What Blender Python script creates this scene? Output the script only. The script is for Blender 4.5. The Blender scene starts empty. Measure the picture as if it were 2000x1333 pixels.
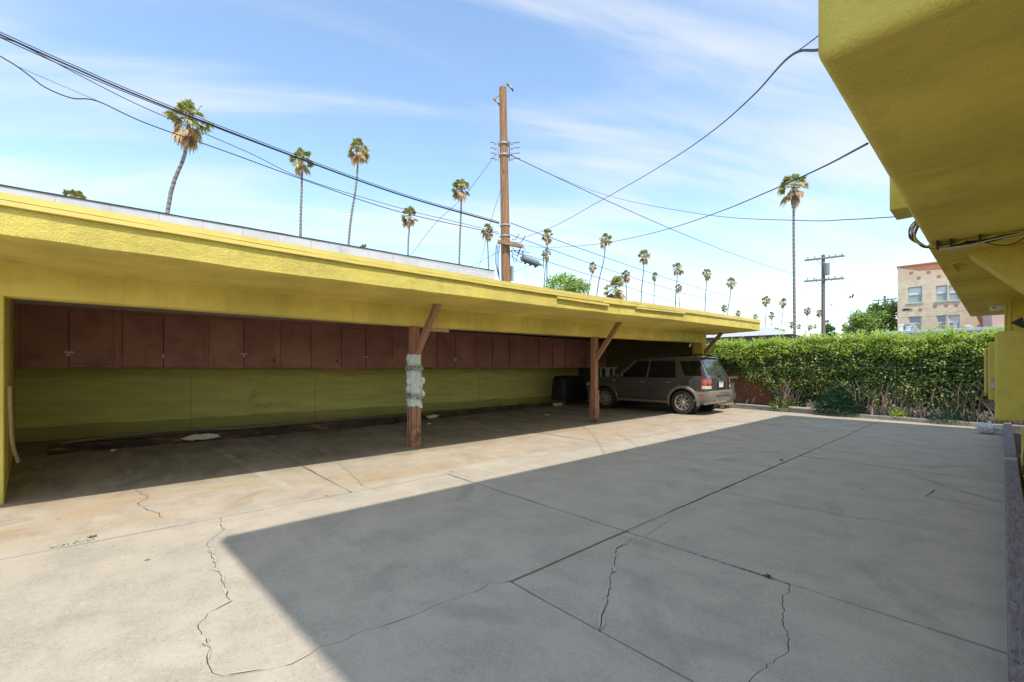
import bpy, bmesh, math, random
from mathutils import Vector, Matrix, noise as mnoise

# ------------------------------------------------------------------ camera, world, sun, exposure
scene = bpy.context.scene
C = scene.collection
FPX, CX, HZ, CAMH = 860.0, 1000.0, 719.0, 1.35     # focal length and horizon measured on the 2000 px wide photograph
YAW = math.atan2(958.0, FPX)
cam_d = bpy.data.cameras.new('camera'); cam = bpy.data.objects.new('camera', cam_d); C.objects.link(cam)
cam_d.sensor_width = 36.0; cam_d.lens = 36.0 * FPX / 2000.0
cam_d.shift_y = (HZ - 666.5) / 2000.0
cam_d.clip_start = 0.05; cam_d.clip_end = 4000.0
cam.location = (0, 0, CAMH); cam.rotation_euler = (math.pi / 2, 0, YAW)
scene.camera = cam

SUN_TO = Vector((0.57, -0.24, 1.0)).normalized()     # direction towards the sun
world = bpy.data.worlds.new('World'); scene.world = world; world.use_nodes = True
sun_d = bpy.data.lights.new('sun', 'SUN'); sun_d.energy = 2.0; sun_d.angle = math.radians(0.55); sun_d.color = (1.0, 0.94, 0.84)
sun = bpy.data.objects.new('sun', sun_d); C.objects.link(sun); sun.location = (20, -10, 40)
sun.rotation_euler = SUN_TO.to_track_quat('Z', 'Y').to_euler()

def build_world():
    nt = world.node_tree; nt.nodes.clear()
    def nd(t, **k):
        n = nt.nodes.new(t)
        for a, b in k.items(): setattr(n, a, b)
        return n
    L = nt.links.new
    sky = nd('ShaderNodeTexSky', sky_type='NISHITA', sun_disc=False)
    sky.sun_elevation = math.asin(SUN_TO.z); sky.sun_rotation = math.atan2(SUN_TO.x, SUN_TO.y)
    sky.altitude = 50; sky.air_density = 1.0; sky.dust_density = 0.3; sky.ozone_density = 0.35
    tc = nd('ShaderNodeTexCoord')
    sep = nd('ShaderNodeSeparateXYZ'); L(tc.outputs['Generated'], sep.inputs[0])
    mx = nd('ShaderNodeMath', operation='MAXIMUM'); L(sep.outputs['Z'], mx.inputs[0]); mx.inputs[1].default_value = 0.01
    ad = nd('ShaderNodeMath', operation='ADD'); L(mx.outputs[0], ad.inputs[0]); ad.inputs[1].default_value = 0.22
    dv = nd('ShaderNodeVectorMath', operation='DIVIDE'); L(tc.outputs['Generated'], dv.inputs[0])
    cb = nd('ShaderNodeCombineXYZ'); [L(ad.outputs[0], cb.inputs[i]) for i in range(3)]; L(cb.outputs[0], dv.inputs[1])
    rot = nd('ShaderNodeMapping', vector_type='POINT'); rot.inputs['Rotation'].default_value = (0, 0, -YAW + math.radians(-14)); L(dv.outputs[0], rot.inputs[0])
    mp = nd('ShaderNodeMapping', vector_type='POINT'); mp.inputs['Scale'].default_value = (0.62, 2.7, 0.0); mp.inputs['Location'].default_value = (1.3, 2.2, 0); L(rot.outputs[0], mp.inputs[0])
    n1 = nd('ShaderNodeTexNoise'); n1.inputs['Scale'].default_value = 1.25; n1.inputs['Detail'].default_value = 7; n1.inputs['Roughness'].default_value = 0.52; n1.inputs['Distortion'].default_value = 0.5; L(mp.outputs[0], n1.inputs['Vector'])
    n2 = nd('ShaderNodeTexNoise'); n2.inputs['Scale'].default_value = 0.8; n2.inputs['Detail'].default_value = 2; L(rot.outputs[0], n2.inputs['Vector'])
    r1 = nd('ShaderNodeMapRange', interpolation_type='SMOOTHSTEP'); r1.inputs['From Min'].default_value = 0.38; r1.inputs['From Max'].default_value = 0.72; L(n1.outputs[0], r1.inputs[0])
    r2 = nd('ShaderNodeMapRange', interpolation_type='SMOOTHSTEP'); r2.inputs['From Min'].default_value = 0.25; r2.inputs['From Max'].default_value = 0.52; L(n2.outputs[0], r2.inputs[0])
    mu = nd('ShaderNodeMath', operation='MULTIPLY'); L(r1.outputs[0], mu.inputs[0]); L(r2.outputs[0], mu.inputs[1])
    mu2 = nd('ShaderNodeMath', operation='MULTIPLY'); L(mu.outputs[0], mu2.inputs[0]); mu2.inputs[1].default_value = 0.8
    mix = nd('ShaderNodeMix', data_type='RGBA'); L(mu2.outputs[0], mix.inputs[0]); tn = nd('ShaderNodeMix', data_type='RGBA', blend_type='MULTIPLY'); tn.inputs[0].default_value = 1; L(sky.outputs[0], tn.inputs[6]); tn.inputs[7].default_value = (.965, .995, .955, 1); L(tn.outputs[2], mix.inputs[6]); mix.inputs[7].default_value = (CLOUD, CLOUD * 1.01, CLOUD * 1.03, 1)
    bg = nd('ShaderNodeBackground'); bg.inputs['Strength'].default_value = SKY; L(mix.outputs[2], bg.inputs[0])
    out = nd('ShaderNodeOutputWorld'); L(bg.outputs[0], out.inputs[0])
SKY, CLOUD = 0.15, 2.9
build_world()
vs = scene.view_settings
vs.view_transform = 'Standard'; vs.look = 'None'; vs.gamma = 1.0; vs.use_curve_mapping = False
vs.exposure = 1.22
scene.cycles.max_bounces = 8; scene.cycles.diffuse_bounces = 6; scene.cycles.glossy_bounces = 3; scene.cycles.transmission_bounces = 3; scene.cycles.use_denoising = True

# ------------------------------------------------------------------ geometry helpers
RX, RY = math.cos(YAW), math.sin(YAW); FX, FY = -math.sin(YAW), math.cos(YAW)
def ray(u, v):
    r = (u - CX) / FPX
    return Vector((FX + r * RX, FY + r * RY, (HZ - v) / FPX))
O = Vector((0, 0, CAMH))
def at_t(u, v, t): return O + ray(u, v) * t
def at_x(u, v, X): d = ray(u, v); return O + d * (X / d.x)
def at_y(u, v, Y): d = ray(u, v); return O + d * (Y / d.y)
def at_z(u, v, Z): d = ray(u, v); return O + d * ((Z - CAMH) / d.z)
def lerp_table(tab, x):
    if x <= tab[0][0]: return tab[0][1]
    for (a, b), (c, d) in zip(tab, tab[1:]):
        if x <= c: return b + (d - b) * (x - a) / (c - a)
    return tab[-1][1]
def smooth_table(tab, x):
    s = 0.0
    for k in (-1.2, -0.6, 0, 0.6, 1.2): s += lerp_table(tab, x + k)
    return s / 5

class MB:
    def __init__(s): s.v = []; s.f = []
    def add(s, vs, fs):
        b = len(s.v); s.v += [tuple(p) for p in vs]; s.f += [tuple(i + b for i in f) for f in fs]; return s
    def box(s, a, b, M=None):
        (x0, y0, z0), (x1, y1, z1) = a, b
        vs = [(x0,y0,z0),(x1,y0,z0),(x1,y1,z0),(x0,y1,z0),(x0,y0,z1),(x1,y0,z1),(x1,y1,z1),(x0,y1,z1)]
        if M is not None: vs = [M @ Vector(p) for p in vs]
        return s.add(vs, [(0,3,2,1),(4,5,6,7),(0,1,5,4),(1,2,6,5),(2,3,7,6),(3,0,4,7)])
    def beam(s, p, q, w, h, up=(0,0,1)):
        p, q = Vector(p), Vector(q); d = (q - p).normalized(); up = Vector(up)
        sx = d.cross(up)
        if sx.length < 1e-4: sx = d.cross(Vector((1, 0, 0)))
        sx.normalize(); sy = sx.cross(d)
        vs = []
        for e in (p, q):
            for a, b in ((-1,-1),(1,-1),(1,1),(-1,1)): vs.append(e + sx * (a * w / 2) + sy * (b * h / 2))
        return s.add(vs, [(3,2,1,0),(4,5,6,7),(0,1,5,4),(1,2,6,5),(2,3,7,6),(3,0,4,7)])
    def tube(s, pts, r, n=6, cap=True):
        pts = [Vector(p) for p in pts]; m = len(pts)
        rs = r if isinstance(r, (list, tuple)) else [r] * m
        t0 = (pts[1] - pts[0]).normalized(); ref = Vector((0,0,1)) if abs(t0.z) < .9 else Vector((1,0,0))
        nx = t0.cross(ref).normalized(); vs = []
        for i, p in enumerate(pts):
            t = (pts[min(i+1, m-1)] - pts[max(i-1, 0)]).normalized()
            nx = (nx - t * nx.dot(t)).normalized(); ny = t.cross(nx)
            for k in range(n):
                a = 2 * math.pi * k / n
                vs.append(p + (nx * math.cos(a) + ny * math.sin(a)) * rs[i])
        fs = [(i*n+k, i*n+(k+1)%n, (i+1)*n+(k+1)%n, (i+1)*n+k) for i in range(m-1) for k in range(n)]
        if cap: fs += [tuple(range(n-1, -1, -1)), tuple((m-1)*n+k for k in range(n))]
        return s.add(vs, fs)
    def lathe(s, prof, n=24, M=None, closed=False):
        # profile of (radius, axial) revolved round the local y axis
        m = len(prof); vs = []
        for r, a in prof:
            for k in range(n):
                t = 2 * math.pi * k / n
                p = Vector((r * math.cos(t), a, r * math.sin(t)))
                vs.append(M @ p if M is not None else p)
        fs = []
        for i in range(m if closed else m - 1):
            j = (i + 1) % m
            for k in range(n): fs.append((i*n+k, i*n+(k+1)%n, j*n+(k+1)%n, j*n+k))
        return s.add(vs, fs)
    def prism(s, poly, z0, z1):
        n = len(poly); vs = [(x, y, z0) for x, y in poly] + [(x, y, z1) for x, y in poly]
        fs = [tuple(range(n-1, -1, -1)), tuple(range(n, 2*n))] + [(i, (i+1)%n, n+(i+1)%n, n+i) for i in range(n)]
        return s.add(vs, fs)
    def grid(s, rows):
        m, n = len(rows), len(rows[0])
        return s.add([p for r in rows for p in r], [(i*n+j, i*n+j+1, (i+1)*n+j+1, (i+1)*n+j) for i in range(m-1) for j in range(n-1)])
    def mesh(s, name, bevel=0, seg=2, fix=False):
        me = bpy.data.meshes.new(name); me.from_pydata(s.v, [], s.f)
        if bevel or fix:
            bm = bmesh.new(); bm.from_mesh(me)
            if fix: bmesh.ops.remove_doubles(bm, verts=bm.verts, dist=1e-5); bmesh.ops.recalc_face_normals(bm, faces=bm.faces)
            if bevel:
                es = [e for e in bm.edges if len(e.link_faces) == 2 and e.calc_face_angle(0) > 0.5]
                bmesh.ops.bevel(bm, geom=es, offset=bevel, segments=seg, profile=0.5, affect='EDGES', clamp_overlap=True)
            bm.to_mesh(me); bm.free()
        me.update(); return me
    def build(s, name, m, parent=None, smooth=None, bevel=0, seg=2, fix=False):
        return link(name, s.mesh(name, bevel, seg, fix), m, parent, smooth)
def link(name, me, m, parent=None, smooth=None):
    if m is not None and not me.materials: me.materials.append(m)
    if smooth is not None:
        for p in me.polygons: p.use_smooth = True
        me.set_sharp_from_angle(angle=math.radians(smooth))
    o = bpy.data.objects.new(name, me); C.objects.link(o)
    if parent is not None: o.parent = parent
    return o
def tag(o, label=None, cat=None, group=None, kind=None):
    for k, v in (('label', label), ('category', cat), ('group', group), ('kind', kind)):
        if v: o[k] = v
    return o
def empty(name, loc=(0,0,0), rz=0, label=None, cat=None, group=None, kind=None):
    o = bpy.data.objects.new(name, None); C.objects.link(o); o.location = loc; o.rotation_euler = (0, 0, rz); o.empty_display_size = 0.2
    return tag(o, label, cat, group, kind)
def local(o, pts): return [Vector(p) - o.location for p in pts]
def smooth_path(pts, sub=6):
    pts = [Vector(p) for p in pts]
    if len(pts) < 3: return [pts[0].lerp(pts[1], i / sub) for i in range(sub + 1)]
    P = [pts[0] * 2 - pts[1]] + pts + [pts[-1] * 2 - pts[-2]]; out = []
    for i in range(1, len(P) - 2):
        a, b, c, d = P[i-1], P[i], P[i+1], P[i+2]
        for k in range(sub):
            t = k / sub
            out.append(0.5 * ((2*b) + (c-a)*t + (2*a-5*b+4*c-d)*t*t + (3*b-a-3*c+d)*t*t*t))
    return out + [pts[-1]]

# ------------------------------------------------------------------ material helpers
class Nodes:
    def __init__(s, name):
        s.m = bpy.data.materials.new(name); s.m.use_nodes = True; s.t = s.m.node_tree; s.t.nodes.clear()
        s.out = s.t.nodes.new('ShaderNodeOutputMaterial'); s.b = s.t.nodes.new('ShaderNodeBsdfPrincipled')
        s.t.links.new(s.b.outputs[0], s.out.inputs[0]); s._pos = None
    def n(s, t, **k):
        x = s.t.nodes.new(t)
        for a, b in k.items(): setattr(x, a, b)
        return x
    def put(s, sock, v):
        if hasattr(v, 'is_linked') or isinstance(v, bpy.types.NodeSocket): s.t.links.new(v, sock)
        elif isinstance(v, (tuple, list)) and len(v) == 3 and sock.type == 'RGBA': sock.default_value = (*v, 1)
        else: sock.default_value = v
    def pos(s):
        if s._pos is None: s._pos = s.n('ShaderNodeNewGeometry').outputs['Position']
        return s._pos
    def obj(s): return s.n('ShaderNodeTexCoord').outputs['Object']
    def scaled(s, vec, sc, rot=(0,0,0), loc=(0,0,0)):
        m = s.n('ShaderNodeMapping'); s.put(m.inputs[0], vec); m.inputs['Scale'].default_value = sc; m.inputs['Rotation'].default_value = rot; m.inputs['Location'].default_value = loc
        return m.outputs[0]
    def noise(s, scale, detail=4, rough=.55, vec=None, dist=0):
        x = s.n('ShaderNodeTexNoise'); s.put(x.inputs['Vector'], vec if vec is not None else s.pos())
        x.inputs['Scale'].default_value = scale; x.inputs['Detail'].default_value = detail; x.inputs['Roughness'].default_value = rough; x.inputs['Distortion'].default_value = dist
        return x.outputs[0]
    def ramp(s, f, a, b, lo=0., hi=1., smooth=True):
        x = s.n('ShaderNodeMapRange', interpolation_type='SMOOTHSTEP' if smooth else 'LINEAR'); s.put(x.inputs[0], f)
        for i, v in zip((1, 2, 3, 4), (a, b, lo, hi)): x.inputs[i].default_value = v
        return x.outputs[0]
    def math(s, op, a, b=0.):
        x = s.n('ShaderNodeMath', operation=op); s.put(x.inputs[0], a); s.put(x.inputs[1], b); return x.outputs[0]
    def mix(s, f, a, b, mode='MIX'):
        x = s.n('ShaderNodeMix', data_type='RGBA', blend_type=mode); s.put(x.inputs[0], f); s.put(x.inputs[6], a); s.put(x.inputs[7], b); return x.outputs[2]
    def cramp(s, f, stops):
        x = s.n('ShaderNodeValToRGB'); s.put(x.inputs[0], f); e = x.color_ramp.elements
        while len(e) < len(stops): e.new(0.5)
        for el, (p, c) in zip(e, stops): el.position = p; el.color = (*c, 1)
        return x.outputs[0]
    def xyz(s, vec=None):
        x = s.n('ShaderNodeSeparateXYZ'); s.put(x.inputs[0], vec if vec is not None else s.pos()); return x.outputs
    def bump(s, h, dist, strength=1.0, prev=None):
        x = s.n('ShaderNodeBump'); s.put(x.inputs['Height'], h); x.inputs['Distance'].default_value = dist; x.inputs['Strength'].default_value = strength
        if prev is not None: s.put(x.inputs['Normal'], prev)
        return x.outputs[0]
    def done(s, col=None, rough=.7, normal=None, metal=0., spec=None, **k):
        if col is not None: s.put(s.b.inputs['Base Color'], col)
        s.put(s.b.inputs['Roughness'], rough); s.b.inputs['Metallic'].default_value = metal
        if spec is not None: s.b.inputs['Specular IOR Level'].default_value = spec
        if normal is not None: s.put(s.b.inputs['Normal'], normal)
        for a, v in k.items(): s.put(s.b.inputs[a], v)
        return s.m
def mul(c, k): return tuple(min(1, x * k) for x in c)
def plain(name, c, rough=.6, metal=0., var=.12, scale=6., bump=0., bscale=40., spec=None, local_space=False):
    s = Nodes(name); v = s.obj() if local_space else s.pos()
    col = s.mix(s.noise(scale, 4, vec=v), mul(c, 1 - var), mul(c, 1 + var))
    nm = s.bump(s.noise(bscale, 4, vec=v), bump) if bump else None
    return s.done(col, rough, nm, metal, spec)

YEL = (0.76, 0.62, 0.15)
def m_stucco(name, c, coarse=1.0):
    s = Nodes(name)
    a = s.noise(0.9, 5, .6); b = s.noise(7, 5, .6)
    col = s.mix(s.ramp(a, .35, .65), mul(c, .86), mul(c, 1.10))
    col = s.mix(s.ramp(b, .52, .8, 0, .35), col, (c[0]*.62, c[1]*.62, c[2]*.8))
    strk = s.noise(2.2, 6, .65, vec=s.scaled(s.pos(), (1, 1.4, .18)))
    col = s.mix(s.ramp(strk, .50, .74, 0, .42), col, (c[0]*.55, c[1]*.54, c[2]*.7))
    brush = s.noise(5, 5, .6, vec=s.scaled(s.pos(), (.5, 2.4, 1)))
    col = s.mix(s.ramp(brush, .3, .5, .22, 0), col, mul(c, 1.15))
    h = s.math('ADD', s.math('MULTIPLY', s.noise(13, 5, .62, vec=s.scaled(s.pos(), (1, .7, 1.3))), .9), s.noise(75, 4, .7))
    return s.done(col, .82, s.bump(h, .016 * coarse, .9), spec=.25)
M = {}
M['stucco'] = m_stucco('yellow stucco', YEL)
M['stucco_b'] = m_stucco('yellow stucco of the house', (0.78, 0.625, 0.13), .8)
M['flash'] = plain('yellow painted metal', (0.74, 0.60, 0.17), .5, var=.14, scale=3.5, bump=.003, bscale=9)
def m_olive():
    s = Nodes('olive painted plywood')
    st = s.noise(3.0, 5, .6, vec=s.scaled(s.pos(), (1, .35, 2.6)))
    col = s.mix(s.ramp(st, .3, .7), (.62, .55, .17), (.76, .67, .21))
    g = s.noise(26, 4, .65, vec=s.scaled(s.pos(), (1, .12, 1)))
    col = s.mix(s.ramp(g, .62, .74, 0, .55), col, (.15, .13, .04))
    spot = s.noise(2.2, 6, .7, dist=.8)
    col = s.mix(s.ramp(spot, .66, .76, 0, .7), col, (.09, .08, .035))
    x, y, z = s.xyz()
    sc = at_x(515, 775, -11.9); dy = s.math('SUBTRACT', y, sc.y); dz = s.math('SUBTRACT', z, sc.z - .03)
    rr = s.math('SQRT', s.math('ADD', s.math('MULTIPLY', dy, s.math('MULTIPLY', dy, .7)), s.math('MULTIPLY', dz, dz)))
    ringm = s.math('MULTIPLY', s.ramp(s.math('ABSOLUTE', s.math('SUBTRACT', rr, .20)), .02, .09, 1, 0), s.ramp(s.math('ADD', dy, dz), -.02, .10, 1, 0))
    col = s.mix(s.math('MULTIPLY', ringm, s.ramp(s.noise(16, 5, .7, vec=s.scaled(s.pos(), (1, .5, 2.4))), .44, .66, 0, .75)), col, (.10, .085, .04))      # scraped mark
    band = s.math('ADD', z, s.math('MULTIPLY', s.noise(1.3, 3), .14))
    col = s.mix(s.ramp(band, .30, .33, .5, 0), col, (.12, .13, .03))       # darker tide mark of old paint along the foot
    return s.done(col, .75, s.bump(g, .004), spec=.25)
M['olive'] = m_olive()
def m_brown():
    s = Nodes('brown painted plywood')
    g = s.noise(30, 4, .6, vec=s.scaled(s.pos(), (1, 1, .1)))
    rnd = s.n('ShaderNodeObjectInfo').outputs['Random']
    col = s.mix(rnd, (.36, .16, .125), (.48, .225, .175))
    col = s.mix(s.ramp(s.noise(2.2, 5, .65), .35, .75), col, (.27, .125, .095))
    col = s.mix(s.ramp(s.noise(5, 5, .7), .73, .76), col, (.5, .22, .07))
    return s.done(col, .6, s.bump(g, .003), spec=.3)
M['brown'] = m_brown()
def m_post():
    s = Nodes('brown painted timber'); v = s.obj()
    g = s.noise(40, 4, .6, vec=s.scaled(s.pos(), (1, 1, .06)))
    col = s.mix(s.ramp(g, .3, .7), (.28, .135, .085), (.40, .215, .14))
    z = s.xyz()[2]
    col = s.mix(s.math('MULTIPLY', s.ramp(z, .0, .7, 1, 0), s.ramp(s.noise(8, 4, .6), .42, .62)), col, (.09, .04, .028))
    col = s.mix(s.ramp(s.noise(17, 3, .6), .70, .73), col, (.62, .52, .36))
    return s.done(col, .65, s.bump(g, .004), spec=.3)
M['post'] = m_post()
def m_rot():
    s = Nodes('rotten old timber'); v = s.scaled(s.pos(), (1, .15, 1))
    g = s.noise(22, 6, .7, vec=v)
    col = s.cramp(g, [(.25, (.018, .012, .01)), (.5, (.06, .032, .02)), (.62, (.20, .11, .055)), (.8, (.34, .22, .11))])
    col = s.mix(s.ramp(s.noise(1.1, 2), .45, .6), s.mix(.65, col, (.03, .018, .014)), col)
    return s.done(col, .85, s.bump(g, .02))
M['rot'] = m_rot()
M['cream_chip'] = plain('flaking cream paint', (.58, .53, .40), .8, var=.25, scale=14)
M['raw'] = plain('raw split wood', (.50, .36, .22), .75, var=.3, scale=22, bump=.004)
def m_weathered():
    s = Nodes('weathered purple timber')
    v = s.scaled(s.pos(), (1, .09, 1)); g = s.noise(60, 5, .65, vec=v)
    col = s.mix(s.ramp(g, .3, .7), (.15, .115, .13), (.27, .235, .245))
    w = s.n('ShaderNodeTexVoronoi', feature='DISTANCE_TO_EDGE'); s.put(w.inputs['Vector'], s.scaled(s.pos(), (1, .16, 1), rot=(0, 0, .12))); w.inputs['Scale'].default_value = 55
    cr = s.math('MULTIPLY', s.ramp(w.outputs['Distance'], .0, .035, 1, 0), s.ramp(s.noise(14, 3), .55, .6))
    col = s.mix(cr, col, (.02, .016, .018))
    return s.done(col, .75, s.bump(s.math('SUBTRACT', g, cr), .006))
M['weathered'] = m_weathered()
M['redbrown'] = plain('red brown timber', (.16, .05, .025), .7, var=.35, scale=12, bump=.004)

def m_concrete():
    s = Nodes('old concrete')
    p = s.pos(); x, y, z = s.xyz()
    big = s.noise(.45, 5, .55); mid = s.noise(2.6, 6, .62); fine = s.noise(38, 5, .7); grit = s.noise(190, 3, .7)
    base = s.mix(s.ramp(big, .25, .75), (.415, .359, .283), (.482, .418, .332))
    base = s.mix(s.ramp(mid, .36, .68, 0, .95), base, (.345, .301, .242))
    drag = s.noise(3.2, 5, .6, vec=s.scaled(p, (.35, 2.0, 1), rot=(0, 0, .35)))
    base = s.mix(s.ramp(drag, .53, .73, 0, .5), base, (.30, .268, .215))
    base = s.mix(s.ramp(fine, .35, .7, 0, .28), base, (.60, .54, .44))
    base = s.mix(s.ramp(grit, .60, .74, 0, .45), base, (.235, .21, .175))
    rnd = s.n('ShaderNodeObjectInfo').outputs['Random']
    base = s.mix(s.math('MULTIPLY', rnd, .22), base, (.46, .41, .33))
    # rust and clay stains washed along the parking apron
    inband = s.math('MULTIPLY', s.ramp(x, -7.8, -6.9), s.ramp(x, -5.15, -4.75, 1, 0))
    rs = s.noise(.75, 6, .66, vec=s.scaled(p, (1.25, .8, 1), loc=(4.1, 2.3, 0)), dist=.7)
    base = s.mix(s.math('MULTIPLY', inband, s.ramp(rs, .40, .66, 0, .75)), base, (.43, .315, .19))
    rs2 = s.noise(1.9, 6, .7, vec=s.scaled(p, (1, .7, 1), loc=(1.7, 0, 0)), dist=.9)
    base = s.mix(s.math('MULTIPLY', inband, s.ramp(rs2, .50, .70, 0, .65)), base, (.30, .205, .125))
    # tyre grime and oil in the stalls
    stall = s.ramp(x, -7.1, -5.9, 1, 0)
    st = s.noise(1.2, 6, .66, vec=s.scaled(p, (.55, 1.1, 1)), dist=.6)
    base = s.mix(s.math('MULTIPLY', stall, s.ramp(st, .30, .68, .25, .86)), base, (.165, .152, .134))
    st2 = s.noise(5, 5, .6, vec=s.scaled(p, (.25, 1.3, 1), rot=(0, 0, .1)))
    base = s.mix(s.math('MULTIPLY', stall, s.ramp(st2, .48, .68, 0, .75)), base, (.38, .345, .285))
    # oil drips and gum spots
    vo = s.n('ShaderNodeTexVoronoi'); s.put(vo.inputs['Vector'], p); vo.inputs['Scale'].default_value = 1.5
    spot = s.math('MULTIPLY', s.ramp(s.math('ADD', vo.outputs['Distance'], s.math('MULTIPLY', mid, .03)), .034, .046, 1, 0), .8)
    base = s.mix(spot, base, (.06, .055, .05))
    # worn painted stall lines
    ln = None
    for yc in (1.35, 6.25, 11.5):
        a = s.math('ABSOLUTE', s.math('SUBTRACT', y, s.math('ADD', yc, s.math('MULTIPLY', s.math('ADD', x, 6.8), .06))), 0)
        q = s.ramp(a, .05, .062, 1, 0); ln = q if ln is None else s.math('MAXIMUM', ln, q)
    ln = s.math('MULTIPLY', s.math('MULTIPLY', ln, s.math('MULTIPLY', s.ramp(x, -9.4, -8.2), s.ramp(x, -5.6, -4.9, 1, 0))), s.ramp(mid, .40, .62, 0, .55))
    base = s.mix(ln, base, (.52, .51, .47))
    worn = s.noise(9, 6, .72)
    base = s.mix(s.ramp(worn, .55, .70, 0, .24), base, (.27, .242, .195))
    base = s.mix(s.ramp(worn, .28, .42, .35, 0), base, (.60, .545, .45))
    pit = s.n('ShaderNodeTexVoronoi'); s.put(pit.inputs['Vector'], p); pit.inputs['Scale'].default_value = 46
    base = s.mix(s.math('MULTIPLY', s.ramp(pit.outputs['Distance'], .10, .20, .55, 0), s.ramp(mid, .4, .55)), base, (.16, .145, .12))
    speck = s.noise(85, 2, .8)
    base = s.mix(s.ramp(speck, .62, .70, 0, .55), base, (.17, .152, .122))
    base = s.mix(s.ramp(speck, .30, .38, .45, 0), base, (.62, .56, .46))
    # faint curved tyre smears
    for (cx_, cy_, rad_, wd) in ((3.5, 6.0, 4.55, .10), (3.4, 6.1, 6.0, .12), (-9.0, -2.5, 5.6, .10), (-8.9, -2.4, 7.1, .10), (2.2, -3.6, 6.4, .11)):
        dx_ = s.math('SUBTRACT', x, cx_); dy_ = s.math('SUBTRACT', y, cy_)
        rd = s.math('SQRT', s.math('ADD', s.math('MULTIPLY', dx_, dx_), s.math('MULTIPLY', dy_, dy_)))
        arc = s.ramp(s.math('ABSOLUTE', s.math('SUBTRACT', rd, s.math('ADD', rad_, s.math('MULTIPLY', big, .25)))), wd * .4, wd, 1, 0)
        base = s.mix(s.math('MULTIPLY', arc, s.ramp(s.noise(1.1, 4, .6), .45, .65, 0, .30)), base, (.20, .182, .15))
    rough = s.ramp(big, .2, .8, .72, .9)
    h = s.math('ADD', s.math('MULTIPLY', fine, .6), s.math('MULTIPLY', grit, .5))
    return s.done(base, rough, s.bump(h, .004, .8), spec=.3)
M['concrete'] = m_concrete()
M['kerb'] = plain('rough kerb concrete', (.30, .29, .27), .9, var=.35, scale=9, bump=.02, bscale=25)
M['joint'] = plain('dirt in the joints', (.05, .046, .04), .95, var=.4, scale=20, bump=.01)
M['soil'] = plain('dry soil', (.10, .078, .055), .95, var=.4, scale=4, bump=.03)
M['ground'] = plain('far ground', (.16, .15, .13), .95, var=.2, scale=.2)
def m_brick(name, c1, c2, mortar, scale, bw=.5, rh=.25, soot=None):
    s = Nodes(name); v = s.obj()
    x, y, z = s.xyz(v)
    cb = s.n('ShaderNodeCombineXYZ'); s.put(cb.inputs[0], s.math('ADD', x, y)); s.put(cb.inputs[1], z)
    b = s.n('ShaderNodeTexBrick'); s.put(b.inputs['Vector'], cb.outputs[0])
    for k, val in (('Color1', c1), ('Color2', c2), ('Mortar', mortar)): s.put(b.inputs[k], val)
    b.inputs['Scale'].default_value = scale; b.inputs['Mortar Size'].default_value = .012; b.inputs['Brick Width'].default_value = bw; b.inputs['Row Height'].default_value = rh
    col = s.mix(s.ramp(s.noise(1.2, 5, .65, vec=v), .4, .75, 0, .5), b.outputs['Color'], mul(c1, .55))
    if soot:
        col = s.mix(s.math('MULTIPLY', s.ramp(z, soot[0], soot[1]), s.ramp(s.noise(.8, 5, .7, vec=v), .35, .6)), col, soot[2])
    return s.done(col, .9, s.bump(b.outputs['Fac'], -.01))
M['redbrick'] = m_brick('red brick', (.58, .18, .07), (.46, .135, .055), (.34, .24, .17), 4)
M['tanbrick'] = m_brick('tan brick', (.80, .67, .47), (.70, .55, .38), (.78, .70, .58), 2.2, soot=(9.6, 11.0, (.66, .50, .36)))
M['redtrim'] = plain('red parapet brick', (.46, .19, .11), .9, var=.3, scale=3)
M['block'] = m_brick('grey block wall', (.64, .62, .585), (.68, .655, .62), (.60, .575, .54), 1.0, bw=.8, rh=.4)
M['tar'] = plain('tar paper', (.06, .06, .062), .9, var=.3)
M['white'] = plain('white paint', (.78, .77, .74), .6, var=.05)
M['offwhite'] = plain('off white wall', (.66, .65, .63), .8, var=.06)
M['bluegrey'] = plain('blue grey metal coping', (.36, .43, .50), .5, var=.08)
M['pink'] = plain('pink stucco', (.60, .36, .31), .85, var=.06)
M['greyroof'] = plain('grey roofing', (.42, .42, .42), .8, var=.12)
M['greentrim'] = plain('pale green window trim', (.37, .46, .43), .6, var=.08)
M['blind'] = plain('window blind behind the glass', (.36, .37, .36), .35, var=.1, scale=1)
M['paleblind'] = plain('white blind behind the glass', (.68, .70, .72), .3, var=.06, scale=1)
M['glass'] = plain('dark window glass', (.03, .035, .04), .08, var=.2)
M['steel'] = plain('galvanised steel', (.42, .43, .44), .45, metal=.7, var=.15)
M['darksteel'] = plain('dark iron', (.05, .045, .042), .6, metal=.3, var=.3)
M['cable'] = plain('black cable', (.022, .022, .025), .6)
M['greycable'] = plain('grey cable', (.55, .53, .48), .6)
M['can'] = plain('grey splice case', (.22, .24, .23), .55, var=.1)
M['tan_ins'] = plain('brown insulator', (.36, .20, .05), .3, var=.2)
M['glass_ins'] = plain('blue glass insulator', (.30, .48, .50), .2)
def m_pole(name, c1, c2):
    s = Nodes(name); g = s.noise(26, 5, .65, vec=s.scaled(s.pos(), (1, 1, .05)))
    col = s.mix(s.ramp(g, .3, .72), c1, c2)
    col = s.mix(s.ramp(s.noise(9, 4, .7, vec=s.scaled(s.pos(), (1, 1, .2))), .60, .72), col, mul(c1, .4))
    return s.done(col, .8, s.bump(g, .01))
M['pole'] = m_pole('creosoted pole', (.20, .095, .042), (.40, .215, .10))
M['pole_grey'] = m_pole('grey weathered pole', (.14, .11, .09), (.24, .20, .17))
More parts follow.
